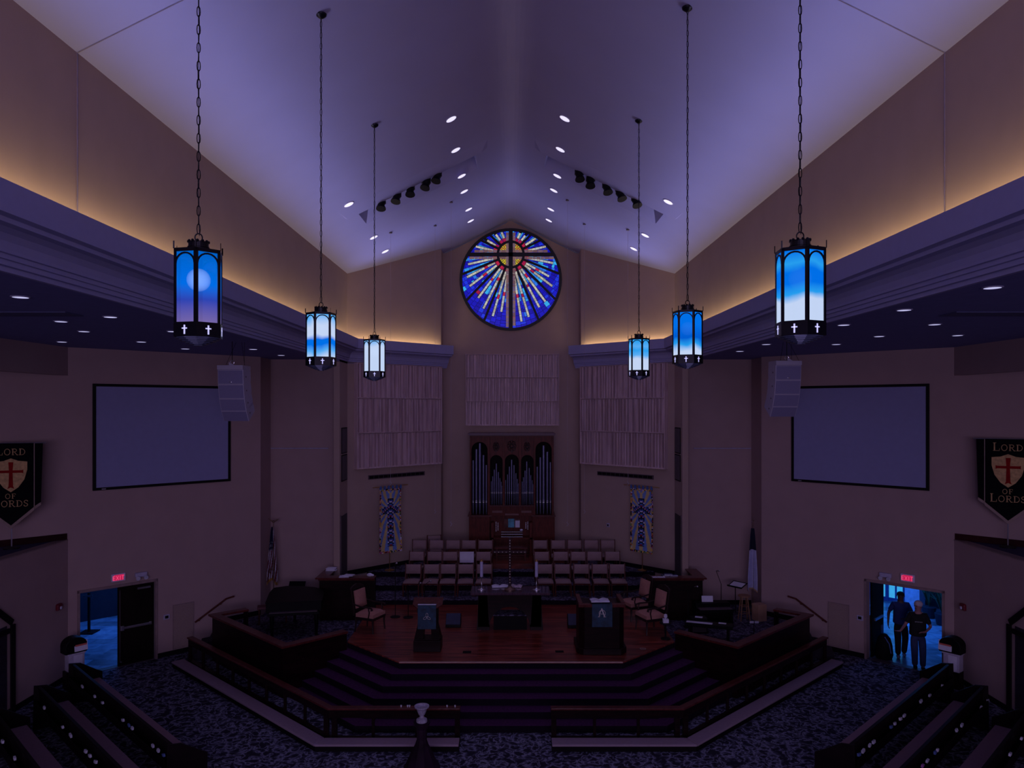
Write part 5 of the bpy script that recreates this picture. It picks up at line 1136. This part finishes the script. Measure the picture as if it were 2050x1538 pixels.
def us(u,v):
    if v > .955: return (.45,.25,.06)
    if v < .42 and u < .7:
        return (.5,.5,.6) if (int(u*26)+int(v*30))%4 == 0 and int(v*30)%2 == 0 and v > .28 else (.008,.01,.06)
    return (.60,.56,.70) if int((u*1.2+v*.9)*7)%2 else (.16,.01,.03)
def chf(u,v):
    if v > .965: return (.5,.33,.2)
    if v < .34: return (.006,.008,.03)
    return (.50,.50,.78)
t = flag('United States flag furled on a brass pole in the left rear corner', (-7.30,23.10,.61), us, 2.62, 1.62, 'us_flag_cloth')
b = MB(); b.ball((0,0,2.68),.045,8); b.yprism([(0,2.69),(.07,2.73),(.17,2.78),(.11,2.70),(.03,2.66),(-.03,2.66),(-.11,2.70),(-.17,2.78),(-.07,2.73)],-.01,.01); b.build('eagle_finial', MATS['aged_brass'], t)
b = MB(); [b.tube([(-.05,-.1,1.30),(-.09+.12*k,-.12,1.18),(-.05+.16*k,-.1,1.06)], .012, 6) for k in (0,1)]; b.build('gold_cord', MATS['aged_brass'], t)
t = flag('white church flag with dark blue top furled on a pole in the right rear corner', (7.36,22.85,.61), chf, 2.62, 1.80, 'church_flag_cloth')
b = MB(); b.box(-.008,.008,-.006,.006,2.62,2.82); b.box(-.05,.05,-.006,.006,2.74,2.755); b.build('cross_finial', MATS['aged_brass'], t)
# wall thermostat in chancel
t = thing('wall_switch', 'small white control box on the right chancel wall beside the quilted banner', 'switch', (29.35-25.98-.0,25.98,2.73), RZ(1)); MB().box(-.06,.06,-.03,0,-.07,.07).build('box_body', m_trimw, t, bev=.01); MB().box(-.03,.03,-.034,-.03,-.03,.03).build('dark_window', m_base, t)
# dispensers by the doors
for s in (-1,1):
    X = -10.62 if s < 0 else 10.72; Y = 18.25
    t = thing('supply_stand', 'black hooded stand with red and white notice over a white bin by the %s doors'%SIDE[s], 'stand', (X,Y,0), RZ(s)*1.15)
    MB().box(-.20,.20,-.10,.14,0,.42).build('stand_base', m_dark, t); b = MB(); b.box(-.16,.2,-.12,.12,.42,.86); b.box(-.19,.22,-.14,.14,.82,.86); b.build('white_bin', mat('bin_plastic', (.5,.46,.62), .5), t, bev=.01)
    MB().box(-.05,.15,-.126,-.12,.45,.80).build('bin_label', m_white, t)
    b = MB(); n = 12; b.yprism([(-.25,.86),(.25,.86)]+[(.25*math.cos(PI*k/n),1.04+.20*math.sin(PI*k/n)) for k in range(n+1)], -.16, .16); b.build('hood', m_gloss, t, bev=.02)
    cx_ = .10 if s < 0 else -.10; b = MB(); b.mx = Matrix.Translation((cx_,-.17,.90)) @ Matrix.Rotation(-.15,4,'X'); b.box(-.15,.15,-.01,.0,0,.24); n_ = b.build('notice', m_white, t)
    b = MB(); b.mx = Matrix.Translation((cx_,-.17,.90)) @ Matrix.Rotation(-.15,4,'X'); b.box(-.13,.13,-.014,-.01,.12,.21); b.build('red_heading', mat('notice_red', (.6,.12,.10), .6), n_)
# ---- lobby things ----
t = thing('sign_stand', 'slim black sign post on a square base in the blue lit left lobby', 'stand', (-12.75,22.7,0)); MB().box(-.22,.22,-.22,.22,0,.03).build('base', m_black, t); MB().box(-.03,.03,-.03,.03,.03,1.2).build('post', m_black, t); MB().box(-.16,.12,-.04,-.02,1.08,1.14).build('sign_plate', m_silver, t)
t = thing('lobby_counter', 'dark counter against the left lobby back wall', 'counter', WP(-1,3.6,-5.6), PI/4); MB().box(-1.8,2.0,-.3,.3,0,1.0).build('cabinet', m_lobw, t); MB().box(-1.85,2.05,-.34,.34,1.0,1.05).build('countertop', mat('lobby_counter_top', (.02,.03,.08), .3), t)
t = thing('lobby_chair', 'white tubular chair on the left lobby counter side', 'chair', WP(-1,3.9,-4.9), PI/4); b = MB(); b.tube([(-.2,0,.45),(-.2,0,.95),(.2,0,.95),(.2,0,.45)], .018, 6); b.build('back_frame', m_silver, t); MB().box(-.2,.2,-.2,.2,.43,.47).build('seat', m_lobc, t); [MB().cyl((x,y,0),(x,y,.43),.012,n=6).build('leg', m_silver, t) for x in (-.18,.18) for y in (-.18,.18)]
t = thing('waste_bin', 'blue grey waste bin with black domed lid just inside the right doorway', 'bin', (10.22,21.05,0), RZ(1)); MB().lathe([(.17,0),(.19,.75),(.19,.76)], n=16).build('bin_body', mat('bin_blue', (.04,.06,.14), .5), t); b = MB(); b.lathe([(.20,.76),(.19,.9),(.12,1.0),(0,1.03)], n=16); b.build('domed_lid', m_black, t, smooth=True)
t = thing('duffel_bag', 'black rounded bag standing on the lobby floor inside the right doorway', 'bag', (10.12,20.38,0), RZ(1)); b = MB(); b.lathe([(.20,0),(.23,.1),(.21,.35),(.16,.55),(.07,.66),(0,.68)], n=14); b.build('bag_body', m_base, t, smooth=True); b = MB(); b.tube([(.05,-.1,.6),(.18,-.14,.45),(.22,-.12,.2)], .015, 6); b.build('strap', m_blue, t)
for i,(u,n) in enumerate(((2.95,-5.6),(3.5,-5.0))):
    t = thing('potted_plant', 'dark leafy potted plant at the back of the right lobby, %s of two'%('left','right')[i], 'plant', WP(1,u,n)); MB().lathe([(.16,0),(.22,.35),(.2,.35)], n=14).build('pot', m_lobw, t); b = MB()
    for k in range(46):
        a = R.uniform(0,2*PI); l = R.uniform(.5,1.3); e = Vector((math.cos(a)*.5*R.random(), math.sin(a)*.5*R.random(), .35+l)); m0 = Vector((0,0,.35)).lerp(e,.5)+Vector((0,0,.15)); sd = Vector((-math.sin(a),math.cos(a),0))*.05
        b.add([Vector((0,0,.35)),m0+sd,e,m0-sd,m0+Vector((0,0,.02))], [(0,1,4),(1,2,4),(2,3,4),(3,0,4)])
    b.build('leaves', mat('plant_leaf', (.02,.09,.05), .6), t)
# =====================================================================
# PEOPLE
# =====================================================================
def skin(name, J, E, m, parent, sub=1, root=0, smooth=True):
    me = bpy.data.meshes.new(name); me.from_pydata([j[:3] for j in J], E, []); o = bpy.data.objects.new(name, me); COL.objects.link(o); me.materials.append(m)
    md = o.modifiers.new('s','SKIN'); md.use_smooth_shade = True; md.branch_smoothing = .3; sv = me.skin_vertices
    if not sv: me.attributes.new('x','FLOAT','POINT')
    for i, j in enumerate(J): me.skin_vertices[0].data[i].radius = (j[3], j[4] if len(j) > 4 else j[3]); me.skin_vertices[0].data[i].use_root = (i == root)
    d = o.modifiers.new('d','SUBSURF'); d.levels = sub; d.render_levels = sub+1 if sub < 2 else 2
    if parent: o.parent = parent
    return o
import bmesh as _b
def skin2(name, J, E, m, parent, root=0):
    me = bpy.data.meshes.new(name); bm = bmesh.new(); lay = bm.verts.layers.skin.verify(); vs = []
    for i, j in enumerate(J):
        v = bm.verts.new(j[:3]); v[lay].radius = (j[3], j[4] if len(j) > 4 else j[3]); v[lay].use_root = (i == root); vs.append(v)
    for a, b in E: bm.edges.new((vs[a], vs[b]))
    bm.to_mesh(me); bm.free(); me.materials.append(m); o = bpy.data.objects.new(name, me); COL.objects.link(o)
    md = o.modifiers.new('s','SKIN'); md.use_smooth_shade = True; d = o.modifiers.new('d','SUBSURF'); d.levels = 1; d.render_levels = 2; o.parent = parent; return o
def hand(J, E, wrist, w, d, palm_n, spread, curl):    # five fingers from the palm: d along the hand, spread sideways
    d = Vector(d).normalized(); sp = Vector(spread).normalized(); n = Vector(palm_n).normalized(); base = Vector(w)
    J.append((*(base+d*.05), .030, .016)); p = len(J)-1; E.append((wrist, p))
    for k, L in enumerate((.062,.072,.078,.072)):
        a = base+d*.09+sp*(.030-.020*k)*-1; J.append((*a, .009)); i1 = len(J)-1; E.append((p, i1)); b_ = a+d*L*.5+n*curl*.4*L; J.append((*b_, .0085)); E.append((i1, len(J)-1)); c_ = b_+d*L*.42+n*curl*L; J.append((*c_, .007)); E.append((len(J)-2, len(J)-1))
    a = base+d*.04-sp*-.04; J.append((*(base+d*.035+sp*.035), .011)); E.append((p, len(J)-1)); J.append((*(base+d*.075+sp*.058+n*.012), .009)); E.append((len(J)-2, len(J)-1))
def person(label, loc, rz, skinm, shirtm, pantm, hairm, bald, la, ra, lh, rh, legs, headturn, big=1.0, lean=0):
    t = thing('person', label, 'person', loc, rz)
    Bx = [(0,0,.95,.12,.09),(0,-.01,1.12,.12,.09),(0,-.01,1.32,.14,.10),(0,0,1.45,.10,.07),(0,-.01,1.51,.064,.064),(0,-.02,1.565,.078,.085),(0,-.025,1.65,.092,.108),(0,-.02,1.72,.070,.085)]
    J = list(Bx); E = [(0,1),(1,2),(2,3),(3,4),(4,5),(5,6),(6,7)]
    for arm, hd in ((la,lh),(ra,rh)):
        sx = 1 if arm[0][0] > 0 else -1; J.append((sx*.155,0,1.43,.06)); E.append((3,len(J)-1)); J.append((*arm[0], .042)); E.append((len(J)-2,len(J)-1)); J.append((*arm[1], .027)); E.append((len(J)-2,len(J)-1)); hand(J, E, len(J)-1, arm[1], *hd)
    for leg in legs:
        J.append((*leg[0], .085)); E.append((0,len(J)-1))
        J.append((*leg[1], .058)); E.append((len(J)-2,len(J)-1)); J.append((*leg[2], .040)); E.append((len(J)-2,len(J)-1)); a = leg[2]; J.append((a[0],a[1]-.14,.035,.035,.025)); E.append((len(J)-2,len(J)-1))
    skin2('body', J, E, skinm, t)
    # clothes
    J = [(0,0,.86,.20*big,.155*big),(0,-.005,.95,.20*big,.155*big),(0,-.01,1.12,.19*big,.155*big),(0,-.01,1.32,.19*big,.135),(0,0,1.44,.13,.09),(0,0,1.49,.075,.07)]; E = [(0,1),(1,2),(2,3),(3,4),(4,5)]
    for arm in (la,ra):
        sx = 1 if arm[0][0] > 0 else -1; J.append((sx*.165,0,1.425,.08)); E.append((4,len(J)-1)); m_ = Vector((sx*.165,0,1.425)).lerp(Vector(arm[0]), .85); J.append((*m_, .066)); E.append((len(J)-2,len(J)-1))
    skin2('shirt', J, E, shirtm, t)
    J = [(0,0,1.02,.15*big,.12*big),(0,0,.92,.17*big,.135*big)]; E = [(0,1)]
    for leg in legs:
        J.append((*leg[0], .115)); E.append((1,len(J)-1)); J.append((*leg[1], .088)); E.append((len(J)-2,len(J)-1)); J.append((leg[2][0],leg[2][1],leg[2][2]-.03,.075)); E.append((len(J)-2,len(J)-1))
    skin2('trousers', J, E, pantm, t)
    for leg in legs:
        a = leg[2]; b = MB(); b.ball((a[0],a[1]-.06,.045), .06, 10, (.85,2.1,.75)); b.build('shoe', m_base if not bald else mat('grey_shoe', (.25,.22,.3), .6), t, smooth=True)
    b = MB(); c, s_ = math.cos(headturn), math.sin(headturn)
    def hp(x,y,z): return (x*c-(y)*s_, x*s_+y*c-.02, z)
    b.ball(hp(0,-.115,1.64), .015, 6, (1,1.2,1.6)); b.build('nose', skinm, t, smooth=True)
    b = MB(); [b.ball(hp(sg*.032,-.104,1.665), .010, 6) for sg in (-1,1)]; b.build('eyes', m_base, t)
    b = MB(); b.ball(hp(0,-.10,1.60), .022, 6, (1.2,.5,.3)); b.build('mouth', mat('lip_tone', (.12,.04,.06), .6), t, smooth=True)
    b = MB(); [b.ball(hp(sg*.093,0,1.65), .024, 6, (.5,.8,1.3)) for sg in (-1,1)]; b.build('ears', skinm, t, smooth=True)
    b = MB()
    if bald: b.ball(hp(0,.012,1.695), .103, 14, (.96,1.05,.70))
    else: b.ball(hp(0,.02,1.705), .108, 16, (.98,1.10,.86))
    b.build('hair', hairm, t, smooth=True)
    return t
sk1 = mat('skin_dark_tone', (.09,.045,.045), .6); sk2 = mat('skin_light_tone', (.36,.17,.19), .6)
mp1 = mat('blue_polo', (.015,.03,.16), .8, bump=.3); mp2 = mat('black_shirt', (.008,.007,.010), .9, bump=.3); jean = mat('dark_jeans', (.03,.045,.13), .9, bump=.3); trs = mat('black_trousers', (.006,.006,.012), .9)
p1 = person('man in blue polo shirt and dark trousers walking in, white folder under his arm', (10.66,20.56,0), -.35, sk1, mp1, trs, mat('short_dark_hair', (.006,.005,.007), .9), True,
  [(.30,.0,1.13),(.12,-.22,1.08)], [(-.29,.03,1.16),(-.31,-.05,.90)], ((-1,-.25,0),(0,-.3,-.9),(0,-1,.2),.3), ((0,-.1,-1),(.7,0,-.1),(-.1,-1,0),.35),
  [((.09,0,.88),(.11,-.06,.50),(.09,.06,.09)),((-.09,0,.88),(-.08,-.14,.52),(-.08,-.16,.09))], -.1, 1.05)
q = MB(); q.mx = Matrix.Rotation(.12,4,'Y'); q.box(-.02,.20,-.205,-.185,.98,1.22); o = q.build('folder', mat('grey_paper', (.30,.27,.36), .8)); o.location = (10.66,20.56,0); o.rotation_euler = (0,0,-.35); tag(o, 'pale folder held at the waist by the man in the blue polo', 'folder')
p2 = person('white haired man in black T-shirt and jeans gesturing with one open hand', (10.56,19.50,0), -.35, sk2, mp2, jean, mat('white_hair', (.55,.45,.55), .9), False,
  [(.30,.02,1.13),(.14,-.24,1.05)], [(-.30,-.05,1.15),(-.44,-.25,1.02)], ((-1,-.2,-.1),(0,-.5,-.8),(0,-.8,.5),.2), ((-.9,-.4,.05),(0,.2,.9),(.3,-.9,.2),.15),
  [((.09,0,.88),(.11,-.04,.50),(.12,.03,.09)),((-.09,0,.88),(-.09,-.10,.50),(-.05,.12,.09))], -.7, 1.12)
b = MB(); [b.box(-.09+.03*k,-.07+.03*k,-.172,-.166,1.26+.004*(k%2),1.285) for k in range(6)]; b.build('shirt_print', mat('shirt_print_grey', (.3,.3,.35), .8), p2)
# =====================================================================
# LIGHTS, WORLD, CAMERA
# =====================================================================
def area(name, loc, rot, sx, sy, power, col, spread=None):
    l = bpy.data.lights.new(name, 'AREA'); l.shape = 'RECTANGLE'; l.size = sx; l.size_y = sy; l.energy = power; l.color = col
    if spread: l.spread = spread
    o = bpy.data.objects.new(name, l); COL.objects.link(o); o.location = loc; o.rotation_euler = rot; return o
WARM = (1.0,.74,.36); COOL = (.48,.52,1.0)
LG = dict(warm=4.2, cool=76, stage=11, lobL=75, lobR=130, world=.048, rear=1050, high=220, tip=.36)
for s in (-1,1):
    # warm strip in the cove, next to the wall
    area('cove_strip', (s*5.10,8.0,8.86), (0, PI+s*.45, 0), .05, 32, LG['warm']*32, WARM)
    L_ = area('cove_strip', (s*(29.35-25.5-.10),25.5-.10,8.86), (0,0,0), 3.6, .05, LG['warm']*4.0, WARM); L_.rotation_euler = (PI-.35, 0, PI/4 if s < 0 else -PI/4)
    C_ = area('cove_uplight', (s*(29.35-25.5-.30),25.5-.30,9.02), (0,0,0), 3.0, .1, LG['cool']*.14, COOL, math.radians(76)); C_.rotation_euler = (PI+.55, 0, PI/4 if s < 0 else -PI/4)
    # cool uplight in the same cove, washing the ceiling
    area('cove_uplight', (s*4.93,9.0,9.02), (0, PI-s*LG['tip'], 0), .12, 30, LG['cool'], COOL, math.radians(60))
for i, v in enumerate(lights):
    l = bpy.data.lights.new('downlight_lamp', 'SPOT'); l.energy = LG['stage']; l.color = (.80,.58,.95); l.spot_size = math.radians(75); l.spot_blend = .7; l.shadow_soft_size = .1
    o = bpy.data.objects.new('downlight_lamp', l); COL.objects.link(o); o.location = v+Vector((0,0,-.06))
area('lobby_daylight', WP(-1,2.4,-3.2,2.7), (0,0,PI/4), 3, 4, LG['lobL'], (.05,.25,1.0)); area('lobby_daylight', WP(1,2.4,-3.6,2.7), (0,0,-PI/4), 3, 4, LG['lobR'], (.04,.25,1.0))
area('rear_fill_low', (0,-16,5.5), (math.radians(90),0,0), 20, 5, LG['rear'], (.72,.55,.95))  # added fill light behind the camera, lifts the walls facing it
area('rear_fill_high', (0,-8,9.6), (math.radians(84),0,0), 8, 2.4, LG['high'], (.68,.55,.98))  # second added fill, set high so wall tops under the aisle ceilings stay darker
wd = bpy.data.worlds.new('World'); SC.world = wd; wd.use_nodes = True; bg = wd.node_tree.nodes['Background']; bg.inputs[0].default_value = (.55,.42,.85,1); bg.inputs[1].default_value = LG['world']
cam = bpy.data.cameras.new('Camera'); cam.sensor_width = 36; cam.lens = F/2050*36; cam.shift_y = (HY-769)/2050; cam.shift_x = (1025-HX)/2050; cam.clip_start = .05; cam.clip_end = 200
co = bpy.data.objects.new('Camera', cam); COL.objects.link(co); co.location = (0,0,EYE); co.rotation_euler = (PI/2,0,0); SC.camera = co
SC.view_settings.view_transform = 'Standard'; SC.view_settings.look = 'None'; SC.view_settings.gamma = 1; SC.view_settings.exposure = 0; SC.view_settings.use_curve_mapping = False
